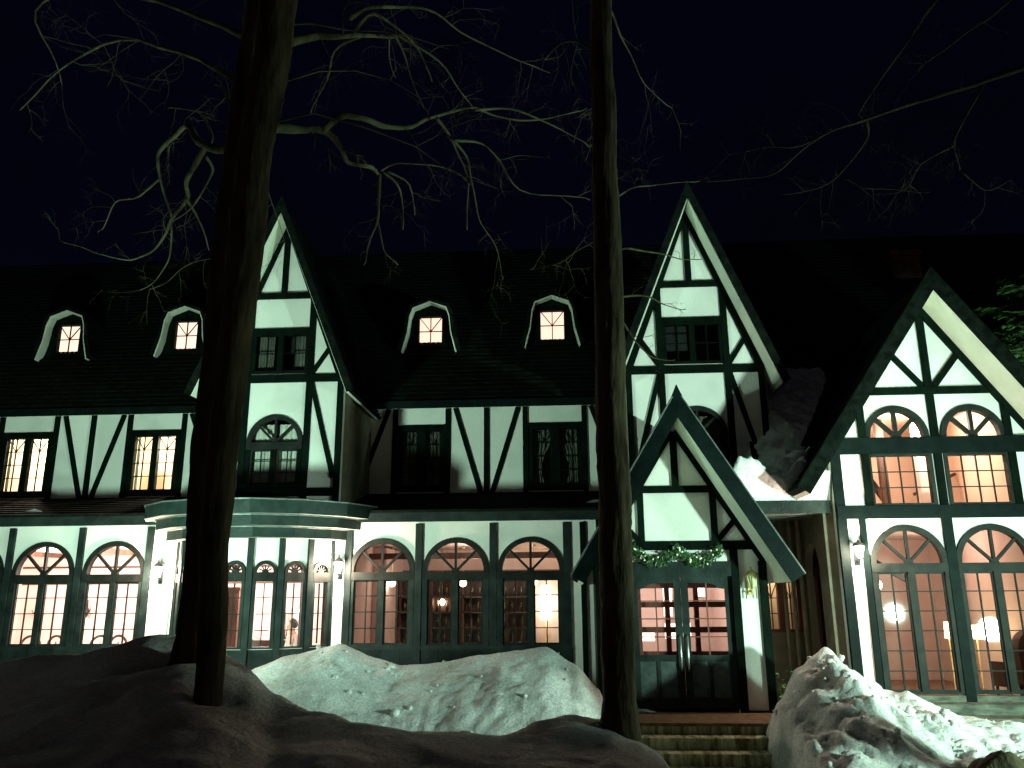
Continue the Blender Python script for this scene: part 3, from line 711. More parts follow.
# a bay group: cabinet, vase with branches, guest
def cab():
    t = empty('cabinet', (-7.72, 18.3, 0), 'tall dark wooden cabinet inside the bay beside the tree trunk', 'cabinet'); L = Vector(t.location)
    b = MB(); b.box(-.45, .45, 0, .45, 0, 2.0); b.box(-.48, .48, -.03, .48, 2.0, 2.06); b.v = [v+L for v in b.v]; b.build('carcass', M['wood'], t)
    for s_ in (-1, 1):
        b = MB(); x0, x1 = sorted((s_*.02, s_*.43)); b.box(x0, x1, -.022, -.002, .1, 1.94); b.v = [v+L for v in b.v]; o = b.build('door', M['wood'], t)
        b = MB(); b.tube([(s_*.06, -.03, .95), (s_*.06, -.05, 1.0), (s_*.06, -.03, 1.05)], .01, 6); b.v = [v+L for v in b.v]; b.build('handle', M['brass'], o)
cab()
def piano():
    t = empty('sideboard', (-6.15, 17.1, 0), 'low dark sideboard with a sloping end inside the bay', 'sideboard'); L = Vector(t.location)
    b = MB(); b.solid([[(-.5, .08), (.42, .08), (.42, 1.0), (-.18, 1.0), (-.5, 1.16)]], -.2, .2); b.v = [v+L for v in b.v]; b.build('body', M['wood'], t)
    for x in (-.44, .36):
        for y_ in (-.15, .15):
            b = MB(); b.box(x-.03, x+.03, y_-.03, y_+.03, 0, .08); b.v = [v+L for v in b.v]; b.build('leg', M['wood'], t)
piano()
def vase():
    t = empty('flower_vase', (-5.98, 17.75, 0), 'tall vase of pale blossom branches on a stand inside the bay', 'vase'); L = Vector(t.location); rnd = random.Random(4)
    b = MB(); b.lathe([(0, 0), (.16, 0), (.15, .6), (.17, .62), (0, .62)], 14); b.v = [v+L for v in b.v]; b.build('stand', M['wood'], t)
    b = MB(); b.lathe([(0, .62), (.06, .62), (.10, .75), (.06, .9), (.075, .94), (.05, .93), (0, .8)], 14); b.v = [v+L for v in b.v]; b.build('vessel', M['petal'], t, True)
    b = MB(); p = MB()
    for i in range(16):
        a = rnd.uniform(0, 6.3); r_ = rnd.uniform(.1, .34); h = rnd.uniform(1.3, 1.75); e_ = Vector((r_*math.cos(a), r_*math.sin(a), h))
        b.tube([(0, 0, .85), e_*.5+Vector((0, 0, .5)), e_], [.006, .005, .003], 5)
        for k in range(7):
            c = Vector((0, 0, .85)).lerp(e_, rnd.uniform(.4, 1.05)); q = Matrix.Translation(c+Vector((rnd.uniform(-.05, .05), rnd.uniform(-.05, .05), rnd.uniform(-.03, .03)))) @ Matrix.Rotation(rnd.uniform(0, 6), 4, Vector((rnd.random(), rnd.random(), .3)).normalized())
            p.add([(-.022, 0, 0), (0, -.014, .004), (.022, 0, 0), (0, .014, .004)], [(0, 1, 2, 3)], q)
    b.v = [v+L for v in b.v]; p.v = [v+L for v in p.v]; b.build('branches', M['branch'], t); p.build('blossom', M['petal'], t)
vase()

def skin_body(name, joints, edges, m, parent=None, sub=2):
    """one continuous skinned figure: joints {name: (pos, radius)}"""
    keys = list(joints); idx = {k: i for i, k in enumerate(keys)}
    me = bpy.data.meshes.new(name); me.from_pydata([joints[k][0] for k in keys], [(idx[a], idx[b_]) for a, b_ in edges], [])
    o = bpy.data.objects.new(name, me); col.objects.link(o); o.parent = parent
    sk = o.modifiers.new('skin', 'SKIN'); sk.use_smooth_shade = True
    for i, k in enumerate(keys):
        r_ = joints[k][1]; r_ = r_ if isinstance(r_, tuple) else (r_, r_); me.skin_vertices[0].data[i].radius = r_
    me.skin_vertices[0].data[0].use_root = True
    s_ = o.modifiers.new('sub', 'SUBSURF'); s_.levels = sub; s_.render_levels = sub
    me.materials.append(M[m]); return o
def guest():
    """seated on a chair, turned to the left"""
    loc = (-5.62, 17.15, 0)
    t = empty('person', loc, 'seated person with dark hair and a pale top inside the right half of the bay', 'person')
    J = {'pelvis': ((.06, 0, .55), (.15, .13)), 'waist': ((.05, 0, .74), (.125, .12)), 'chest': ((.02, 0, .96), (.15, .13)), 'neckb': ((-.01, 0, 1.10), .075), 'neck': ((-.02, 0, 1.17), .052),
         'head': ((-.035, 0, 1.26), (.082, .088)), 'crown': ((-.03, 0, 1.36), (.075, .08))}
    E_ = [('pelvis', 'waist'), ('waist', 'chest'), ('chest', 'neckb'), ('neckb', 'neck'), ('neck', 'head'), ('head', 'crown')]
    for s_, n in ((-1, 'l'), (1, 'r')):
        J['hip'+n] = ((0, s_*.10, .53), .095); J['knee'+n] = ((-.42, s_*.11, .52), .065); J['ankle'+n] = ((-.42, s_*.11, .10), .042); J['toe'+n] = ((-.58, s_*.12, .04), .036)
        J['sh'+n] = ((.0, s_*.19, 1.03), .062); J['el'+n] = ((-.05, s_*.24, .77), .045); J['wr'+n] = ((-.27, s_*.16, .74), .030); J['hand'+n] = ((-.36, s_*.14, .745), .034)
        E_ += [('pelvis', 'hip'+n), ('hip'+n, 'knee'+n), ('knee'+n, 'ankle'+n), ('ankle'+n, 'toe'+n), ('neckb', 'sh'+n), ('sh'+n, 'el'+n), ('el'+n, 'wr'+n), ('wr'+n, 'hand'+n)]
        for k in range(4):
            y_ = s_*.14+(k-1.5)*.021; a, b_ = 'f%d%s' % (k, n), 'g%d%s' % (k, n); lf = (.075, .085, .08, .06)[k]
            J[a] = ((-.36-lf*.6, y_, .742), .009); J[b_] = ((-.36-lf, y_, .725), .008); E_ += [('hand'+n, a), (a, b_)]
        J['t'+n] = ((-.35, s_*.14-s_*.05, .735), .010); E_.append(('wr'+n, 't'+n))
    body = skin_body('body', J, E_, 'skin', t)
    c = {k: J[k] for k in ('pelvis', 'waist', 'chest', 'neckb')}; c['pelvis'] = (J['pelvis'][0], (.165, .145)); c['waist'] = (J['waist'][0], (.142, .136)); c['chest'] = (J['chest'][0], (.168, .148)); c['neckb'] = ((-.01, 0, 1.09), .088)
    ce = [('pelvis', 'waist'), ('waist', 'chest'), ('chest', 'neckb')]
    for n in 'lr':
        c['sh'+n] = (J['sh'+n][0], .078); c['el'+n] = (J['el'+n][0], .060); q = Vector(J['el'+n][0]).lerp(Vector(J['wr'+n][0]), .8); c['wr'+n] = (tuple(q), .045); ce += [('neckb', 'sh'+n), ('sh'+n, 'el'+n), ('el'+n, 'wr'+n)]
    skin_body('sweater', c, ce, 'shirt', t)
    c = {'pelvis': ((.06, 0, .54), (.168, .15))}; ce = []
    for n in 'lr':
        c['hip'+n] = (J['hip'+n][0], .112); c['knee'+n] = (J['knee'+n][0], .082); q = Vector(J['knee'+n][0]).lerp(Vector(J['ankle'+n][0]), .9); c['ank'+n] = (tuple(q), .062); ce += [('pelvis', 'hip'+n), ('hip'+n, 'knee'+n), ('knee'+n, 'ank'+n)]
    skin_body('trousers', c, ce, 'trousers', t)
    skin_body('hair', {'a': ((.015, 0, 1.21), .075), 'b': ((.02, 0, 1.30), .095), 'c': ((-.02, 0, 1.375), .085), 'd': ((-.09, 0, 1.375), .035)}, [('a', 'b'), ('b', 'c'), ('c', 'd')], 'hair', t)
    skin_body('nose', {'a': ((-.115, 0, 1.275), .012), 'b': ((-.135, 0, 1.25), .014)}, [('a', 'b')], 'skin', t, 1)
guest()
chair((-5.54, 17.15, 0), -1.57, 'round-backed chair the seated person uses inside the bay')

# centre lounge: globes, shelf of bottles, sconces, armchair
def pendant(x, y, z, ceil, label, r=.075, power=9):
    t = empty('globe_lamp', (x, y, z), label, 'lamp', 'glowing globe lamps in the lounge'); L = Vector((x, y, z))
    b = MB(); n = 10; b.lathe([(r*math.sin(math.pi*i/n), -r*math.cos(math.pi*i/n)) for i in range(n+1)], 16); b.v = [v+L for v in b.v]; b.build('globe', M['globe'], t, True)
    b = MB(); b.tube([(0, 0, r), (0, 0, ceil-z-.03)], .007, 6); b.lathe([(0, r+.03), (.03, r+.02), (.035, r-.012), (0, r-.012)], 10); b.lathe([(0, ceil-z), (.05, ceil-z), (.04, ceil-z-.04), (0, ceil-z-.04)], 10)
    b.v = [v+L for v in b.v]; b.build('stem', M['brass'], t)
    l = lamp((x, y-r-.06, z-.02), power, (1, .72, .5), .05, 'globe_light')
for (px_, py_, Y_, lb) in ((463, 583, 19.2, 'large glowing globe lamp in the right leaf of the middle lounge window'), (442, 602, 20.2, 'smaller glowing globe lamp in the left leaf of the middle lounge window'),
                       (534, 582, 18.6, 'glowing globe lamp at the mullion of the lounge window next to the porch'), (392, 583, 18.8, 'glowing globe lamp in the lounge window next to the bay')):
    p = at(px_, py_, Y_); pendant(p.x, p.y, p.z, 2.94, lb, .085 if px_ != 442 else .075, 4)
p = at(546, 602, 20.5)
def shade_lamp(loc, label, m='shade', power=6, floor=True, r=.12, h=.26):
    t = empty('lamp', loc, label, 'lamp'); L = Vector(loc)
    def put(name, mb, mm, s=True): mb.v = [v+L for v in mb.v]; return mb.build(name, M[mm], t, s)
    b = MB(); b.lathe([(r*.8, h/2), (r, -h/2), (r*.96, -h/2), (r*.77, h/2)], 18); put('lamp_shade', b, m)
    b = MB(); zb = -L.z if floor else -h; b.lathe([(0, zb), (.12, zb), (.11, zb+.03), (.015, zb+.05), (.012, h/2-.02), (0, h/2)], 10); put('stand', b, 'brass')
    lamp(L+Vector((0, -r-.10, 0)), power, (1, .74, .42), .05, 'lamp_light')
shade_lamp((p.x, 20.3, p.z), 'bright tall wall-side lamp in the right leaf of the lounge window next to the porch', 'globe', 9, True, .13, .8)
def shelf():
    t = empty('bottle_shelf', (-1.9, 19.9, 0), 'dark wooden bar shelf of bottles across the back of the lounge', 'shelf'); L = Vector(t.location)
    b = MB(); b.box(-2.1, 1.05, .30, .34, 0, 2.3)
    for x in (-2.1, -1.35, -.6, .2, 1.0): b.box(x, x+.05, 0, .30, 0, 2.3)
    for z in (.0, .75, 1.1, 1.45, 1.8, 2.26): b.box(-2.09, 1.04, .0, .298, z, z+.035)
    b.v = [v+L for v in b.v]; b.build('carcass', M['wood'], t)
shelf()
rnd = random.Random(3)
proto = None; nb = 0
for z in (.785, 1.135, 1.485, 1.835):
    for k in range(15):
        x = -3.9+k*.2+rnd.uniform(-.04, .04)
        if any(abs(x-(-1.9+q)-.025) < .075 for q in (-2.1, -1.35, -.6, .2, 1.0)): continue
        if proto is None:
            b = MB(); b.lathe([(0, 0), (.036, 0), (.037, .15), (.013, .20), (.013, .26), (.016, .262), (.016, .275), (0, .275)], 10)
            proto = o = b.build('bottle', M['bottle'], None, True)
        else:
            o = proto.copy(); col.objects.link(o)
        o.location = (x, 20.02, z); tag(o, 'small glass bottle standing on the dark bar shelf in the lounge', 'bottle', 'bottles on the lounge shelf')
def armchair(loc, rot, label):
    t = empty('armchair', loc, label, 'armchair'); L = Vector(loc); Mx = Matrix.Rotation(rot, 4, 'Z')
    def put(name, mb, m, s=False): mb.v = [Mx @ v+L for v in mb.v]; return mb.build(name, M[m], t, s)
    b = MB(); b.box(-.27, .27, -.28, .25, .30, .45); put('seat', b, 'wood')
    b = MB(); b.solid([archpts(0, .85, .33, .30)], .2, .36); put('backrest', b, 'wood')
    for s_ in (-1, 1):
        b = MB(); x0, x1 = sorted((s_*.27, s_*.36)); b.box(x0, x1, -.28, .199, .22, .64); put('armrest', b, 'wood')
        for y_ in (-.24, .26):
            b = MB(); b.tube([(s_*.29, y_, .3), (s_*.30, y_, 0)], [.03, .02], 8); put('leg', b, 'black')
armchair((8.0, 16.0, 0), R(200), 'dark round-backed armchair at the right edge inside the wing')
p = at(948, 630, 17.2); shade_lamp(tuple(p), 'narrow glowing yellow lamp shade just left of the middle post of the wing', 'shade', 5, True, .075, .30)
p = at(976, 632, 16.6); shade_lamp(tuple(p), 'square glowing yellow lamp shade just right of the middle post of the wing', 'shade', 5, True, .11, .24)
p = at(877, 585, 17.5); pendant(p.x, p.y, p.z, 3.01, 'bright oblong ceiling lamp in the left leaf of the wing window', .10, 6)
p = at(996, 567, 17.0); pendant(p.x, p.y, p.z, 3.01, 'bright lamp low in the right arch of the wing', .08, 5)

# wall lanterns outside
def lantern(loc, label, lit, group=None):
    t = empty('wall_lantern', loc, label, 'lantern', group); L = Vector(loc)
    def put(name, mb, m, s=False): mb.v = [v+L for v in mb.v]; return mb.build(name, M[m], t, s)
    me_ = 'black' if lit else 'brass'
    b = MB(); b.box(-.045, .045, -.022, 0, -.20, .10); b.tube([(0, -.01, -.12), (0, -.10, -.17), (0, -.15, -.14), (0, -.15, -.105)], .011, 8); b.tube([(0, -.01, .02), (0, -.10, .0), (0, -.15, -.10)], .008, 6); put('bracket', b, me_)
    X = Matrix.Translation((0, -.15, 0))
    b = MB(); b.lathe([(0, -.10), (.04, -.10), (.045, -.085), (.02, -.08), (0, -.08)], 12, X); b.lathe([(.105, .115), (.10, .13), (.055, .18), (.02, .20), (.015, .23), (.022, .245), (0, .26)], 12, X); b.lathe([(.105, .115), (0, .112)], 12, X)
    for k in range(6):
        a = R(60*k+30); b.tube([(.046*math.cos(a), -.15+.046*math.sin(a), -.085), (.094*math.cos(a), -.15+.094*math.sin(a), .115)], .006, 5)
    put('cage', b, me_)
    b = MB(); b.lathe([(.036, -.079), (.082, .111)], 12, X); put('lantern_glass', b, 'lantern_lit' if lit else 'lantern_off')
    if lit: lamp((loc[0], loc[1]-.30, loc[2]+.03), 230, (1, .76, .58), .07, 'lantern_light')
    else:
        b = MB()
        for s_ in (-1, 1): b.tube([(s_*.08, -.06, -.05), (s_*.085, -.06, -.26)], .012, 6)
        b.lathe([(0, -.28), (.0, -.28)], 6) ; put('hanging_bar', b, me_)
lantern((-7.93, G-.03, 2.30), 'glowing lantern on the pale pilaster left of the bay', True, 'lit wall lanterns')
lantern((-4.37, G-.03, 2.36), 'glowing lantern on the pale pilaster right of the bay', True, 'lit wall lanterns')
lantern((4.98, WF-.004, 2.50), 'glowing lantern on the white corner strip of the wing', True, 'lit wall lanterns')
lantern((PC+1.15, PF-.004, 2.02), 'unlit brass lantern with glass cage beside the entrance doors', False)

# garland over the doors
def garland():
    t = empty('garland', (PC-.05, PF-.08, 2.45), 'green leafy garland with pale baubles hung in two swags above the entrance doors', 'garland'); L = Vector(t.location); rnd = random.Random(9)
    lf = MB(); bb = MB(); st = MB(); pts = []
    for i in range(61):
        s_ = i/60; x = -.72+1.44*s_; z = .13-.20*abs(math.sin(s_*math.pi*2))**.8; pts.append(Vector((x, -.02, z)))
    st.tube(pts, .012, 6)
    for i in range(1500):
        c = pts[rnd.randrange(61)]; q = c+Vector((rnd.gauss(0, .035), rnd.gauss(-.02, .03), rnd.gauss(0, .042)))
        X = Matrix.Translation(q) @ Matrix.Rotation(rnd.uniform(0, 6.28), 4, 'X') @ Matrix.Rotation(rnd.uniform(0, 6.28), 4, 'Z')
        l = rnd.uniform(.03, .055); lf.add([(-l, 0, 0), (0, -l*.35, .006), (l, 0, 0), (0, l*.35, .006)], [(0, 1, 2, 3)], X)
    st.v = [v+L for v in st.v]; lf.v = [v+L for v in lf.v]
    st.build('stem', M['black'], t); lf.build('leaves', M['garland'], t)
    for i in range(26):
        c = pts[rnd.randrange(61)]; q = c+Vector((rnd.gauss(0, .03), -.075+rnd.gauss(0, .01), rnd.gauss(0, .045))); n = 6; r_ = .017
        b = MB(); b.lathe([(r_*math.sin(math.pi*k/n), -r_*math.cos(math.pi*k/n)) for k in range(n+1)], 10, Matrix.Translation(q+L)); b.build('bauble', M['petal'], t, True)
garland()

# ==================================================================== SNOW, STEPS, TERRACE
def fbm(x, y, s, o=4, seed=0.0):
    return noise.fractal(Vector((x*s+seed, y*s-seed, seed*.37)), 1.0, 2.0, o)
def interp(tab, x):
    if x <= tab[0][0]: return tab[0][1:]
    for a, b in zip(tab, tab[1:]):
        if x <= b[0]:
            k = (x-a[0])/(b[0]-a[0]); k = k*k*(3-2*k)*.5+k*.5
            return tuple(a[i]+(b[i]-a[i])*k for i in range(1, len(a)))
    return tab[-1][1:]
def sm(a, b, x):
    t = max(0, min(1, (x-a)/(b-a))); return t*t*(3-2*t)
# crest of the bank we stand behind: photo position -> depth
crest = []
for x, y, Y in ((-160, 672, 8.0), (0, 664, 8.0), (60, 657, 8.0), (110, 650, 8.0), (150, 637, 8.0), (182, 630, 8.1), (222, 644, 7.8), (245, 666, 7.4), (275, 692, 7.1), (310, 708, 6.8), (360, 722, 6.6), (430, 733, 6.6), (500, 734, 6.8), (540, 722, 7.1), (575, 713, 7.3), (608, 714, 7.3), (635, 733, 7.1), (655, 752, 6.9), (676, 778, 6.6)):
    p = at(x, y, Y); crest.append((p.x/p.y, Y, p.z))
crest.append((crest[-1][0]+.10, 6.2, -.15)); crest.append((crest[-1][0]+.3, 6.2, -.5)); 
def wells(x, y):
    d = 0
    for (tx, ty, dep, rad) in WELLS:
        r = math.hypot(x-tx, y-ty); d -= dep*math.exp(-(r/rad)**2)
    return d
TB1 = at(206, 715, 6.5); TB2 = at(186, 660, 7.7); TB3 = at(619, 726, 7.25)
WELLS = [(TB1.x, TB1.y, .10, .22), (TB2.x-.1, TB2.y-.1, .34, .36), (TB3.x, TB3.y, .08, .3)]
def ground(x, y):
    base = -.62
    if y < .3: y0 = .3
    else: y0 = y
    t = x/y0 if y > .3 else x/.3
    t = max(-2.5, min(2.5, t))
    Yc, zc = interp(crest, t)
    if t < crest[0][0]: zc = crest[0][2]; Yc = 8.0
    n = .055*fbm(x, y, .8, 4, 3) + .040*fbm(x, y, 2.2, 5, 9) + .020*abs(noise.noise(Vector((x*4.7, y*4.7, 3))))
    if y <= Yc:
        k = max(0, y)/Yc; z = .10+(zc-.10)*k**1.35
        n *= 1-.75*k**6
    else:
        k = sm(Yc, Yc+2.6, y); z = zc+(base-zc)*k
    far = sm(60, 200, math.hypot(x, y)); z += far*2
    return z+n+wells(x, y)
def axis(vals):
    o = []
    for a, b, st in vals:
        x = a
        while x < b-1e-6: o.append(x); x += st
    o.append(vals[-1][1]); return o
xs = axis([(-400, -60, 34), (-60, -16, 4), (-16, -9, .5), (-9, 5, .05), (5, 12, .4), (12, 60, 4), (60, 400, 34)])
ys = axis([(-300, -30, 45), (-30, -2, 4), (-2, 3, .5), (3, 9.4, .05), (9.4, 16, .25), (16, 60, 4), (60, 500, 44)])
vs_ = [(x, y, ground(x, y)) for y in ys for x in xs]; nx = len(xs)
b = MB(); b.add(vs_, [(j*nx+i, j*nx+i+1, (j+1)*nx+i+1, (j+1)*nx+i) for j in range(len(ys)-1) for i in range(nx-1)])
tag(b.build('snow_ground', M['dirty_snow'], None, True), kind='structure')

def pile(name, label, x0, x1, y0, y1, prof, Yr, front, back, base, step=.045, m='pile_snow', lump=.036, seed=1.0):
    """ridge profile from photo positions at depth Yr, falling away to front and back"""
    tab = []
    for q in prof:
        p = at(q[0], q[1], q[2] if len(q) > 2 else Yr); tab.append((p.x, p.z, p.y))
    tab.sort(); b = MB(); nx = int((x1-x0)/step)+1; ny = int((y1-y0)/step)+1; vs_ = []
    for j in range(ny):
        for i in range(nx):
            x = x0+i*step; y = y0+j*step; zr, yr = interp(tab, x)
            if y <= yr: k = (yr-y)/front; z = zr-(zr-base)*(min(1, k)**1.25)
            else: k = (y-yr)/back; z = zr-(zr-base)*(min(1, k)**1.3)
            edge = min(sm(x0, x0+.3, x), 1-sm(x1-.3, x1, x), sm(y0, y0+.2, y))
            up = sm(base, base+.35, z)
            d = lump*(.9*fbm(x, y, 1.4, 3, seed)+.18*fbm(x, y, 6.0, 4, seed+4))*up
            d += lump*(1.5*abs(noise.noise(Vector((x*2.3+seed, y*2.3, seed))))+1.0*abs(noise.noise(Vector((x*5.3+seed, y*5.3, seed*2))))+.45*abs(noise.noise(Vector((x*11+seed, y*11, seed*3))))-.55)*up
            if abs(y-yr) < .35: d *= .35+.65*abs(y-yr)/.35
            z = base-.3+(z+d-(base-.3))*edge
            vs_.append((x, y, z))
    b.add(vs_, [(j*nx+i, j*nx+i+1, (j+1)*nx+i+1, (j+1)*nx+i) for j in range(ny-1) for i in range(nx-1)])
    return tag(b.build(name, M[m], None, True), label, 'snow pile')
pile('snow_pile', 'broad rounded bank of white snow piled under the lounge windows', -6.3, .95, 10.4, 15.9,
     [(225, 700), (255, 668), (290, 655), (340, 644), (375, 657), (400, 665), (440, 663), (480, 655), (520, 650), (546, 647), (575, 664), (600, 690), (612, 730)], 13.6, 2.9, 2.2, -.66, seed=2.0)
pile('snow_pile', 'peaked heap of lumpy shovelled snow beside the entrance steps, in front of the wing', 2.6, 8.8, 8.9, 14.6,
     [(768, 735, 12.2), (782, 700, 12.6), (800, 668, 13.0), (825, 648, 13.2), (850, 670, 13.2), (880, 690, 13.2), (905, 692, 13.0), (930, 702, 12.9), (960, 714, 12.7), (1000, 722, 12.5), (1060, 728, 12.4)], 13.0, 4.2, 1.5, -.66, lump=.085, seed=6.0)
b = MB(); L = at(1010, 752, 8.6)
pr = []; n = 18; vs_ = []
for j in range(n+1):
    for i in range(24):
        a = 2*math.pi*i/24; t = math.pi/2*j/n; d = Vector((math.cos(a)*math.cos(t), math.sin(a)*math.cos(t), math.sin(t)))
        rr = 1+.22*noise.fractal(d*1.7+Vector((3, 1, 2)), 1, 2, 4); vs_.append((L.x+.22+d.x*.72*rr, L.y+.3+d.y*.6*rr, -.75+d.z*1.12*rr))
b.add(vs_, [(j*24+i, j*24+(i+1) % 24, (j+1)*24+(i+1) % 24, (j+1)*24+i) for j in range(n) for i in range(24)])
tag(b.build('snow_pile', M['bark'], None, True), 'dark lump of snow at the bottom right corner, close to the viewer', 'snow pile')  # whole lump takes the dark bark colour

# broken lumps lying on the shovelled heaps (each heap's own crumbs are one countless mass)
def crumbs(label, pts, seed, n, smin=.02, smax=.085):
    rnd = random.Random(seed); b = MB()
    for k in range(n):
        c = Vector(rnd.choice(pts)); r_ = smin+(smax-smin)*rnd.random()**3
        q = Matrix.Translation(c+Vector((rnd.uniform(-.03, .03), rnd.uniform(-.03, .03), r_*.25))) @ Matrix.Rotation(rnd.uniform(0, 6), 4, Vector((rnd.random(), rnd.random(), rnd.random()+.1)).normalized())
        vs_ = []
        for a in ((1,0,0),(-1,0,0),(0,1,0),(0,-1,0),(0,0,1),(0,0,-1),(.62,.62,.5),(-.62,.62,-.5),(.62,-.62,-.5),(-.62,-.62,.5)):
            vs_.append(Vector(a)*r_*rnd.uniform(.65, 1.15))
        import bmesh
        bm = bmesh.new(); [bm.verts.new(v) for v in vs_]; res = bmesh.ops.convex_hull(bm, input=bm.verts); bm.verts.index_update()
        b.add([v.co.copy() for v in bm.verts], [tuple(v.index for v in f.verts) for f in bm.faces], q); bm.free()
    o = b.build('snow_crumbs', M['pile_snow'], None, True); tag(o, label, 'snow', kind='stuff')
PILES = [o for o in col.objects if o.name.startswith('snow_pile')]
for o, n_, lb in zip(PILES, (120, 240), ('loose crumbs of snow scattered over the broad bank under the lounge windows', 'loose crumbs of snow scattered over the shovelled heap beside the steps')):
    crumbs(lb, [tuple(v.co) for v in o.data.vertices if v.co.z > -.45], len(lb), n_)

# twig stuck in the bank
b = MB(); p, q = at(532, 690, 12.9), at(545, 704, 12.6); b.tube([p+Vector((0, .1, 0)), p+Vector((0, -.06, .0)), p.lerp(q, .5)+Vector((-.03, -.05, 0)), q], .008, 5)
tag(b.build('twig', M['bark']), 'thin bent twig sticking out of the broad snow bank', 'twig')

steps = empty('entrance_steps', (2.1, 13.0, -.6), 'mossy stone steps with rounded ends leading up to the entrance doors', 'steps')
for i, (yf, z) in enumerate(((13.22, -.02), (12.88, -.175), (12.54, -.33), (12.20, -.485), (11.86, -.64))):
    b = MB(); x0, x1 = .35-.16*i, 3.75+.16*i; r_ = .5; yb = 14.38
    pts = [(x0, yb), (x1, yb)] + [(x1-r_+r_*math.cos(R(a)), yf+r_-r_*math.sin(R(a))) for a in range(0, 91, 10)] + [(x0+r_-r_*math.sin(R(a)), yf+r_-r_*math.cos(R(a))) for a in range(0, 91, 10)]
    X = Matrix(((1, 0, 0, 0), (0, 0, 1, 0), (0, 1, 0, 0), (0, 0, 0, 1)))
    b.solid([pts], 0, 1)
    vv = [Vector((v.x, v.z, z-.045 if v.y > .5 else z-.17)) for v in b.v]; b.v = vv; o = b.build('step', M['stone'], steps)
    b2 = MB(); grow = [(x+(.02 if x > 2 else -.02), y-.025 if y < 13.9 else y) for x, y in pts]; b2.solid([grow], 0, 1); b2.v = [Vector((v.x, v.z, z if v.y < .5 else z-.0448)) for v in b2.v]; b2.build('tread', M['tread'] if i == 0 else M['stone'], o)
ter = empty('terrace', (6.6, 14.3, -.7), 'low concrete terrace ledges running along the foot of the wing', 'terrace')
for i, (y0, z) in enumerate(((14.45, .10), (14.0, -.06), (13.5, -.24))):
    b = MB(); b.box(4.55, 9.2, y0, WF-.045 if i == 0 else y0+.5, -.8, z); b.build('ledge', M['concrete'], ter)

# snow lying on the link roof and on the wing's left slope
def snow_sheet(name, label, fn, nu, nv, thick, seed):
    b = MB(); vs_ = []
    for j in range(nv+1):
        for i in range(nu+1):
            p, nrm, wgt = fn(i/nu, j/nv)
            h = thick*wgt*(.62+.34*fbm(p.x, p.y+p.z, 1.5, 3, seed)+.42*abs(noise.noise(Vector((p.x*3.1, (p.y+p.z)*3.1, seed))))+.10*abs(noise.noise(Vector((p.x*8, (p.y+p.z)*8, seed))))) - .03*(1-wgt)
            vs_.append(p+nrm*h)
    b.add(vs_, [(j*(nu+1)+i, j*(nu+1)+i+1, (j+1)*(nu+1)+i+1, (j+1)*(nu+1)+i) for j in range(nv) for i in range(nu)])
    return tag(b.build(name, M['snow'], None, True), label, 'snow')
def link_fn(u, v):
    x = 2.72+(5.75-2.72)*u; y = 14.93+3.3*v; z = 3.42+.98*(y-15.0)*sm(14.93, 15.6, y)*(.30+.70*sm(.12, .50, u))
    x = min(x, 4.68 if z < 4.4 else 3.94+(z-3.56)/1.45)
    e = min(sm(0, .04, u), sm(0, .035, v))
    eave = 1-.60*sm(.06, .30, v)                                   # thick roll of slid snow along the eave
    return Vector((x, y, z)), Vector((0, -.45, .89)), e*eave*(1+.35*(1-sm(0, .3, u)))
snow_sheet('roof_snow', 'thick lumpy white snow slid down the link roof between the porch and the wing', link_fn, 120, 120, .78, 5.0)
b = MB(); b.add([(3.45, 15.0, 3.42), (4.69, 15.0, 3.42), (4.69, 18.4, 6.74), (4.0, 18.4, 6.74), (3.45, 15.0, 3.36), (4.69, 15.0, 3.36), (4.69, 18.4, 6.68), (4.0, 18.4, 6.68)], [(0, 1, 2, 3), (7, 6, 5, 4), (0, 4, 5, 1), (3, 2, 6, 7), (0, 3, 7, 4), (1, 5, 6, 2)])
part('link_roof', b, 'roof')
for (px_, py_, Y_, r_, lb) in ((596, 500, 16.6, .16, 'small scrap of snow left on the skirt roof beside the centre trunk'), (34, 511, 16.3, .14, 'small scrap of snow left on the skirt roof at the far left')):
    p = at(px_, py_, Y_); zz = 3.46+(p.y-(G-.14))*(.68/2.79); b = MB(); n = 8; vs_ = []
    for j in range(n+1):
        for i in range(16):
            a = 2*math.pi*i/16; t = j/n; rr = r_*(1-t*t*.98)*(1+.3*noise.noise(Vector((math.cos(a), math.sin(a), px_))))
            vs_.append((p.x+rr*1.5*math.cos(a), p.y+rr*.8*math.sin(a), zz-.04+.10*t+.25*rr*.8*math.sin(a)))
    b.add(vs_, [(j*16+i, j*16+(i+1) % 16, (j+1)*16+(i+1) % 16, (j+1)*16+i) for j in range(n) for i in range(16)])
    tag(b.build('roof_snow', M['snow'], None, True), lb, 'snow')

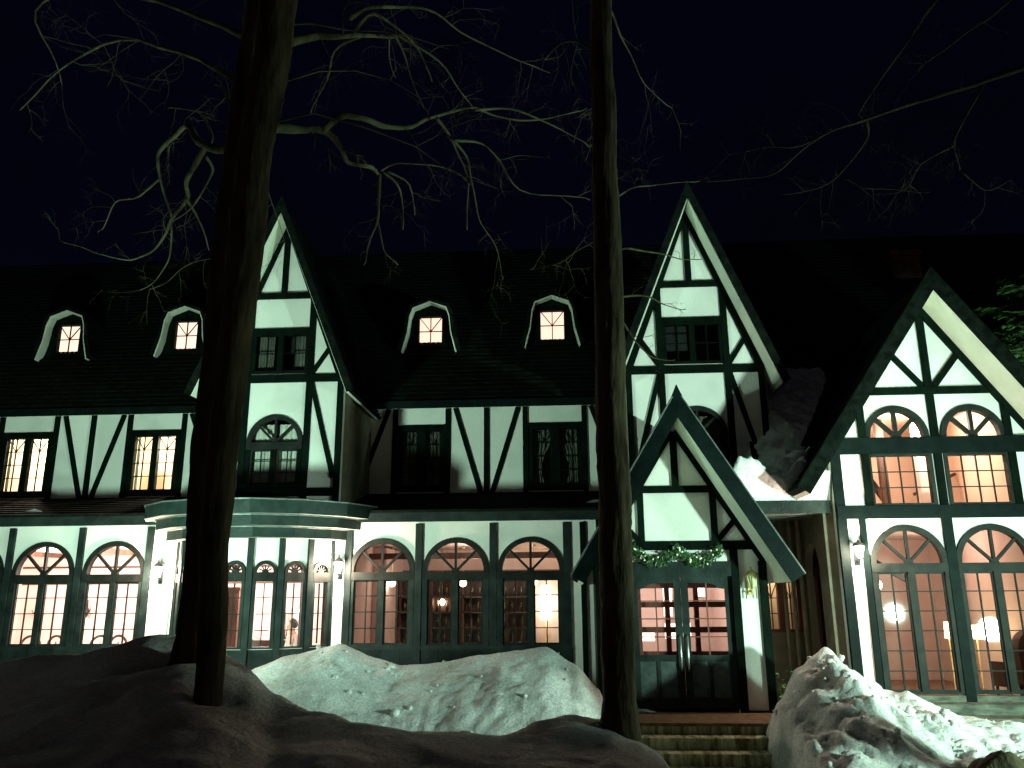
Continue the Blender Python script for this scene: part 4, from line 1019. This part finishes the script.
# ==================================================================== TREES
def jitter(pts, amp, sub=3, seed=0):
    """resample a polyline smoothly with small kinks"""
    P = [Vector(p) for p in pts]; o = []
    for i in range(len(P)-1):
        p0, p1, p2, p3 = P[max(0, i-1)], P[i], P[i+1], P[min(len(P)-1, i+2)]
        for k in range(sub):
            t = k/sub
            q = .5*((2*p1)+(p2-p0)*t+(2*p0-5*p1+4*p2-p3)*t*t+(3*p1-p0-3*p2+p3)*t**3)
            o.append(q+noise.noise_vector(q*2.3+Vector((seed, 0, 0)))*amp)
    o.append(P[-1]); return o
def twig(mb, p, d, ln, r, depth, rnd, droop=.25):
    n = 5; pts = [p]; q = p.copy(); d = d.normalized()
    for i in range(n):
        d = (d+Vector((rnd.gauss(0, .22), rnd.gauss(0, .22), rnd.gauss(-droop*.3, .2)))).normalized(); q = q+d*ln/n; pts.append(q.copy())
    mb.tube(pts, [r*(1-.75*i/n) for i in range(n+1)], 5 if r > .006 else 3, cap=False)
    if depth > 0:
        for k in range(rnd.randint(2, 4)):
            i = rnd.randint(1, n); dd = (pts[i]-pts[i-1]).normalized()
            side = dd.cross(Vector((rnd.gauss(0, 1), rnd.gauss(0, 1), rnd.gauss(0, 1)))).normalized()
            twig(mb, pts[i], dd*.7+side*.9, ln*rnd.uniform(.4, .7), r*.5, depth-1, rnd, droop)
def limb(parent, pix, Y0, Y1, r0, r1, seed, twigs=8, tl=.5, m_='branch'):
    n = len(pix); pts = [at(x, y, Y0+(Y1-Y0)*i/(n-1)) for i, (x, y) in enumerate(pix)]
    P = jitter(pts, .03, 4, seed); m = len(P); b = MB()
    b.tube(P, [r1+(r0*1.3-r1)*(1-i/(m-1))**1.4 for i in range(m)], 7, wob=.25)
    rnd = random.Random(seed)
    for k in range(twigs):
        i = rnd.randint(m//4, m-1); d = (P[i]-P[i-1]).normalized(); side = d.cross(Vector((rnd.gauss(0, 1), rnd.gauss(0, 1), rnd.gauss(0, 1)))).normalized()
        twig(b, P[i], d*.6+side, tl*rnd.uniform(.5, 1.3), max(.004, r1*.7), 2, rnd)
    return b.build('limb', M[m_], parent, True)
def trunk(parent, rows, Y, seed, extra=()):
    """rows: (photo x centre, photo y, width in photo px)"""
    pts = []; rad = []
    for x, y, wd in rows:
        p = at(x, y, Y); pts.append(p); q = at(x+wd/2, y, Y); rad.append((q-p).length)
    pts.insert(0, pts[0]+Vector((0, 0, -.5))); rad.insert(0, rad[0]*1.5); rad[1] *= 1.12
    P = []; Rr = []
    for i in range(len(pts)-1):
        for k in range(16):
            t = k/16; P.append(pts[i].lerp(pts[i+1], t)+noise.noise_vector(pts[i].lerp(pts[i+1], t)*1.3+Vector((seed, 0, 0)))*.018); Rr.append(rad[i]+(rad[i+1]-rad[i])*t)
    d = (pts[-1]-pts[-2]).normalized()
    for k in range(1, 9): P.append(pts[-1]+d*.7*k+Vector((0, .02*k*k, 0))); Rr.append(rad[-1]*(1-.1*k))
    b = MB(); b.tube(P, Rr, 44, wob=.13)
    seg = 44
    for i in range(len(P)):                       # furrowed bark
        for k in range(seg):
            v = b.v[i*seg+k]; d_ = v-P[i]
            f = noise.noise(Vector((d_.x/Rr[i]*3.2, d_.y/Rr[i]*3.2, v.z*2.2+seed)))+.6*noise.noise(Vector((d_.x/Rr[i]*6.5, d_.y/Rr[i]*6.5, v.z*4.5)))
            b.v[i*seg+k] = P[i]+d_*(1+.07*f)
    o = b.build('trunk', M['bark'], parent, True); return P[::3], Rr[::3]
def crown(parent, P, Rr, seed, n, ln, zmin):
    rnd = random.Random(seed); b = MB()
    for k in range(n):
        i = rnd.randint(0, len(P)-2)
        if P[i].z < zmin: continue
        a = rnd.uniform(0, 6.28); twig(b, P[i], Vector((math.cos(a), math.sin(a)*.7+.3, rnd.uniform(-.1, .5))), ln*rnd.uniform(.6, 1.2), .011, 4, rnd, .35)
    return b.build('crown', M['branch'], parent, True)
def limbs(t, specs, seed, m_='branch'):
    for i, (pix, Y0, Y1, r0, r1, tw, tl) in enumerate(specs): limb(t, pix, Y0, Y1, r0, r1, seed+i, max(2, int(tw*.75)), tl, m_)

t = empty('bare_tree', (TB2.x, TB2.y, TB2.z-.2), 'thick dark trunk behind the slimmer one, its crooked bare limbs reaching left', 'tree')
P, Rr = trunk(t, [(187, 668, 34), (191, 640, 28), (199, 560, 29), (208, 450, 30), (220, 330, 30), (230, 240, 31), (240, 150, 30), (252, 60, 28), (262, -30, 26)], 7.7, 1)
limbs(t, [
 ([(236, 143), (222, 150), (207, 148), (198, 140), (190, 128), (183, 126), (175, 138), (160, 152), (158, 165), (163, 190), (170, 215), (172, 222)], 7.7, 9.6, .042, .014, 6, .5),
 ([(203, 148), (195, 165), (187, 182), (188, 198), (172, 220), (165, 235), (150, 252), (130, 260), (105, 255), (88, 250), (60, 240)], 8.1, 10.2, .026, .007, 10, .6),
 ([(187, 198), (197, 215), (205, 235), (209, 250)], 8.7, 9.4, .014, .007, 4, .3),
 ([(205, 155), (213, 170), (203, 190), (190, 210), (172, 222)], 8.0, 9.0, .014, .008, 4, .3),
 ([(158, 178), (140, 195), (115, 203), (105, 225), (98, 232)], 8.8, 9.8, .012, .005, 6, .5),
 ([(172, 222), (172, 240), (168, 262), (155, 280), (140, 290)], 9.2, 9.8, .012, .005, 6, .4),
 ([(228, 230), (215, 255), (195, 262), (180, 270), (165, 283), (150, 289)], 8.0, 9.2, .011, .005, 6, .4),
 ([(240, 120), (232, 110), (225, 92), (215, 85)], 7.8, 8.6, .018, .008, 5, .5),
 ([(207, 148), (212, 135), (203, 115), (185, 110), (168, 108)], 8.2, 9.2, .016, .006, 5, .4),
 ([(246, 90), (200, 60), (120, 40), (60, 70), (20, 110)], 7.8, 10.5, .03, .008, 14, .8),
 ([(252, 40), (180, 10), (90, -10), (35, 10), (55, 60), (62, 85)], 7.8, 10.5, .03, .006, 14, .8)], 100)
crown(t, P, Rr, 31, 16, 2.4, 5.6)

t = empty('bare_tree', (TB1.x, TB1.y, TB1.z-.2), 'slim dark trunk at the front of the left bank, its bare limbs reaching right', 'tree')
P, Rr = trunk(t, [(208, 722, 33), (209, 700, 27), (211, 640, 27), (215, 560, 28), (222, 460, 29), (232, 360, 30), (245, 250, 33), (257, 150, 32), (271, 60, 34), (284, -30, 34)], 6.5, 2)
limbs(t, [
 ([(266, 130), (285, 128), (300, 130), (322, 130), (335, 140), (345, 155), (350, 162), (372, 166), (380, 175)], 6.6, 8.3, .042, .020, 3, .4),
 ([(322, 130), (340, 117), (365, 120), (385, 127), (410, 127), (430, 118), (455, 112), (475, 109), (500, 118), (540, 120), (565, 114), (587, 108)], 7.2, 9.6, .030, .008, 8, .6),
 ([(475, 109), (510, 110), (545, 122), (575, 138), (588, 147)], 8.6, 9.6, .014, .006, 6, .5),
 ([(436, 118), (448, 135), (455, 150), (468, 185), (467, 230)], 8.2, 8.9, .016, .006, 6, .4),
 ([(448, 135), (468, 157), (472, 185), (480, 220), (495, 245), (503, 280)], 8.3, 9.4, .014, .005, 7, .5),
 ([(455, 140), (480, 145), (500, 160), (520, 190), (560, 195), (590, 200)], 8.3, 9.6, .013, .005, 7, .5),
 ([(380, 175), (379, 200), (378, 222), (367, 245), (364, 265)], 8.2, 8.9, .016, .006, 4, .35),
 ([(378, 222), (384, 250), (398, 265)], 8.6, 8.9, .010, .005, 3, .3),
 ([(382, 172), (400, 190), (403, 230)], 8.2, 8.8, .013, .006, 4, .35),
 ([(388, 172), (410, 185), (415, 215)], 8.2, 8.8, .012, .006, 4, .35),
 ([(380, 170), (400, 162), (430, 165), (455, 172), (470, 185)], 8.1, 8.9, .010, .005, 5, .4),
 ([(275, 40), (290, 40), (320, 37), (350, 35), (375, 36), (395, 37)], 6.6, 8.4, .050, .018, 3, .5),
 ([(360, 37), (335, 52), (325, 80), (310, 115)], 7.8, 8.6, .016, .007, 5, .4),
 ([(355, 30), (372, 13), (400, 30), (420, 52), (432, 82)], 7.8, 8.9, .020, .008, 5, .4),
 ([(350, 18), (370, 8), (400, 6), (435, 12), (470, 38), (510, 57), (550, 73)], 7.8, 9.8, .022, .007, 10, .6),
 ([(395, 35), (405, 55), (412, 80), (424, 108)], 8.2, 8.9, .012, .006, 5, .35),
 ([(398, 35), (440, 62), (460, 90), (475, 108)], 8.2, 9.2, .012, .006, 6, .4),
 ([(391, 36), (391, 60), (396, 78)], 8.2, 8.6, .010, .005, 3, .3)], 200)
crown(t, P, Rr, 32, 14, 2.4, 5.2)

t = empty('bare_tree', (TB3.x, TB3.y, TB3.z-.2), 'straight dark trunk rising in front of the entrance porch from the middle of the bank', 'tree')
P, Rr = trunk(t, [(619, 732, 38), (619, 700, 33), (617, 620, 33), (614, 540, 33), (612, 450, 32), (609, 340, 29), (606, 240, 27), (604, 120, 24), (601, 0, 21), (600, -60, 19)], 7.25, 3)
limbs(t, [
 ([(602, 0), (612, 14), (625, 45), (645, 85), (672, 108)], 7.3, 9.2, .014, .005, 7, .5),
 ([(606, 205), (620, 194), (640, 187), (665, 184), (700, 181)], 7.3, 9.2, .011, .004, 4, .4),
 ([(608, 252), (630, 250), (655, 252), (680, 260), (702, 259)], 7.3, 8.9, .011, .005, 1, .2),
 ([(609, 300), (630, 295), (650, 297), (665, 305), (686, 309)], 7.3, 8.6, .012, .005, 2, .25),
 ([(609, 308), (625, 325), (640, 345), (652, 358), (675, 360)], 7.3, 8.6, .009, .004, 4, .3),
 ([(604, 100), (590, 110), (575, 118)], 7.3, 8.4, .010, .005, 5, .4),
 ([(604, 60), (570, 40), (545, 60)], 7.3, 8.6, .012, .005, 8, .6),
 ([(605, 170), (585, 160), (572, 140)], 7.3, 8.4, .010, .005, 6, .5),
 ([(607, 230), (580, 250), (560, 262), (530, 270)], 7.3, 8.8, .010, .004, 8, .5)], 300)
crown(t, P, Rr, 33, 10, 1.6, 6.5)

t = empty('bare_tree', (6.6, 8.4, -.6), 'bare tree standing outside the right edge, its thin branches hanging into the upper right sky', 'tree')
b = MB(); P = [Vector((6.6+.03*k*math.sin(k), 8.4, -.9+.75*k)) for k in range(17)]; Rr = [.22*(1-.05*k) for k in range(17)]; b.tube(P, Rr, 18, wob=.15); b.build('trunk', M['bark'], t, True)
limbs(t, [
 ([(1180, 30), (1100, 50), (1024, 68), (985, 82), (940, 95), (900, 108), (860, 122), (830, 132), (805, 148), (780, 170), (755, 178), (700, 182)], 8.4, 9.8, .035, .005, 12, .5),
 ([(832, 128), (800, 145), (765, 148), (730, 155)], 9.4, 9.9, .011, .004, 10, .4),
 ([(1060, -90), (985, -50), (935, 0), (915, 30), (890, 65), (868, 98), (858, 115)], 8.4, 9.8, .028, .008, 10, .5),
 ([(1080, -60), (1000, 8), (975, 25), (950, 45), (918, 70)], 8.4, 9.5, .022, .008, 8, .5),
 ([(985, 82), (965, 120), (953, 145), (960, 170)], 8.8, 9.2, .015, .006, 8, .4),
 ([(868, 120), (866, 140), (840, 175), (815, 190), (780, 195)], 9.2, 9.7, .013, .004, 12, .45),
 ([(845, 178), (865, 188), (900, 190), (930, 192)], 9.4, 9.2, .010, .004, 10, .4),
 ([(955, 145), (920, 165), (905, 190), (870, 195)], 9.1, 9.5, .011, .004, 12, .4),
 ([(960, 170), (985, 190), (1010, 180)], 9.0, 9.2, .008, .004, 8, .4)], 400, 'dimmed_branch')

def conifer(name_label, base, h, r, n, seed, dens=26, rot=0.0, low=0.0):
    t = empty('conifer', base, name_label, 'tree'); rnd = random.Random(seed); L = Vector(base)
    b = MB(); b.tube([L+Vector((0, 0, -.3)), L+Vector((0, 0, h*.5)), L+Vector((0, 0, h))], [.2, .12, .02], 12, wob=.1); b.build('trunk', M['bark'], t, True)
    br = MB(); nd = MB()
    for k in range(n):
        f = k/n; f = low+(1-low)*f; z = .12*h+f*h*.86; ln = r*(1-f*.88)*rnd.uniform(.75, 1.1); a = rot+k*2.4+rnd.uniform(-.3, .3); d = Vector((math.cos(a), math.sin(a), 0))
        pts = [L+Vector((0, 0, z))+d*ln*s_+Vector((0, 0, -.28*ln*s_+.18*ln*s_*s_)) for s_ in (0, .25, .5, .75, 1)]
        br.tube(pts, [.03*(1-.2*i) for i in range(5)], 5, cap=False)
        side = Vector((-d.y, d.x, 0))
        for q in range(int(dens*max(.35, ln/r))):
            s_ = rnd.uniform(.15, 1.02); i = min(3, int(s_*4)); c = pts[i].lerp(pts[i+1], s_*4-i); sg = rnd.choice((-1, 1)); l = ln*.34*(1.15-s_*.75)*rnd.uniform(.6, 1.2)
            tip = c+side*sg*l+d*l*.7+Vector((0, 0, -l*rnd.uniform(.15, .5)))
            nn = 7; dd = (tip-c).normalized(); ss = dd.cross(Vector((0, 0, 1))).normalized()
            for e_ in range(nn):
                cc = c.lerp(tip, (e_+.5)/nn)
                for g_ in (-1, 1):
                    m_ = cc+ss*g_*.095+dd*.06+Vector((0, 0, rnd.uniform(-.03, .03))); hh = Vector((0, 0, .012))
                    nd.add([cc-dd*.018, m_, cc+dd*.03+hh], [(0, 1, 2)])
    br.build('branches', M['bark'], t); nd.build('crown', M['leaf'], t)
conifer('green conifer peeking in at the right edge above the wing roof', (9.75, 16.4, -.7), 9.2, 5.4, 40, 5, 70, 0.0, .66)
conifer('dim dark conifer far left, rising behind the roof end', (-17.8, 20.5, -.7), 14.0, 3.2, 60, 6, 34)
# shrub in the corner by the link window
t = empty('shrub', (3.95, 15.6, -.7), 'small leafy shrub in the dark corner between porch and wing', 'shrub'); rnd = random.Random(8); L = Vector(t.location); st = MB(); lf = MB()
for k in range(16):
    a = rnd.uniform(0, 6.28); e_ = L+Vector((math.cos(a)*rnd.uniform(.1, .35), math.sin(a)*rnd.uniform(.1, .3), rnd.uniform(.8, 1.35))); st.tube([L, L.lerp(e_, .5)+Vector((0, 0, .1)), e_], [.012, .009, .005], 5)
    for q in range(14):
        c = L.lerp(e_, rnd.uniform(.5, 1.03)); X = Matrix.Translation(c) @ Matrix.Rotation(rnd.uniform(0, 6.3), 4, 'Z') @ Matrix.Rotation(rnd.uniform(-.8, .8), 4, 'X'); l = rnd.uniform(.05, .09)
        lf.add([(0, 0, 0), (l*.5, -l*.3, .01), (l, 0, 0), (l*.5, l*.3, .01)], [(0, 1, 2, 3)], X)
st.build('stems', M['bark'], t); lf.build('leaves', M['leaf'], t)
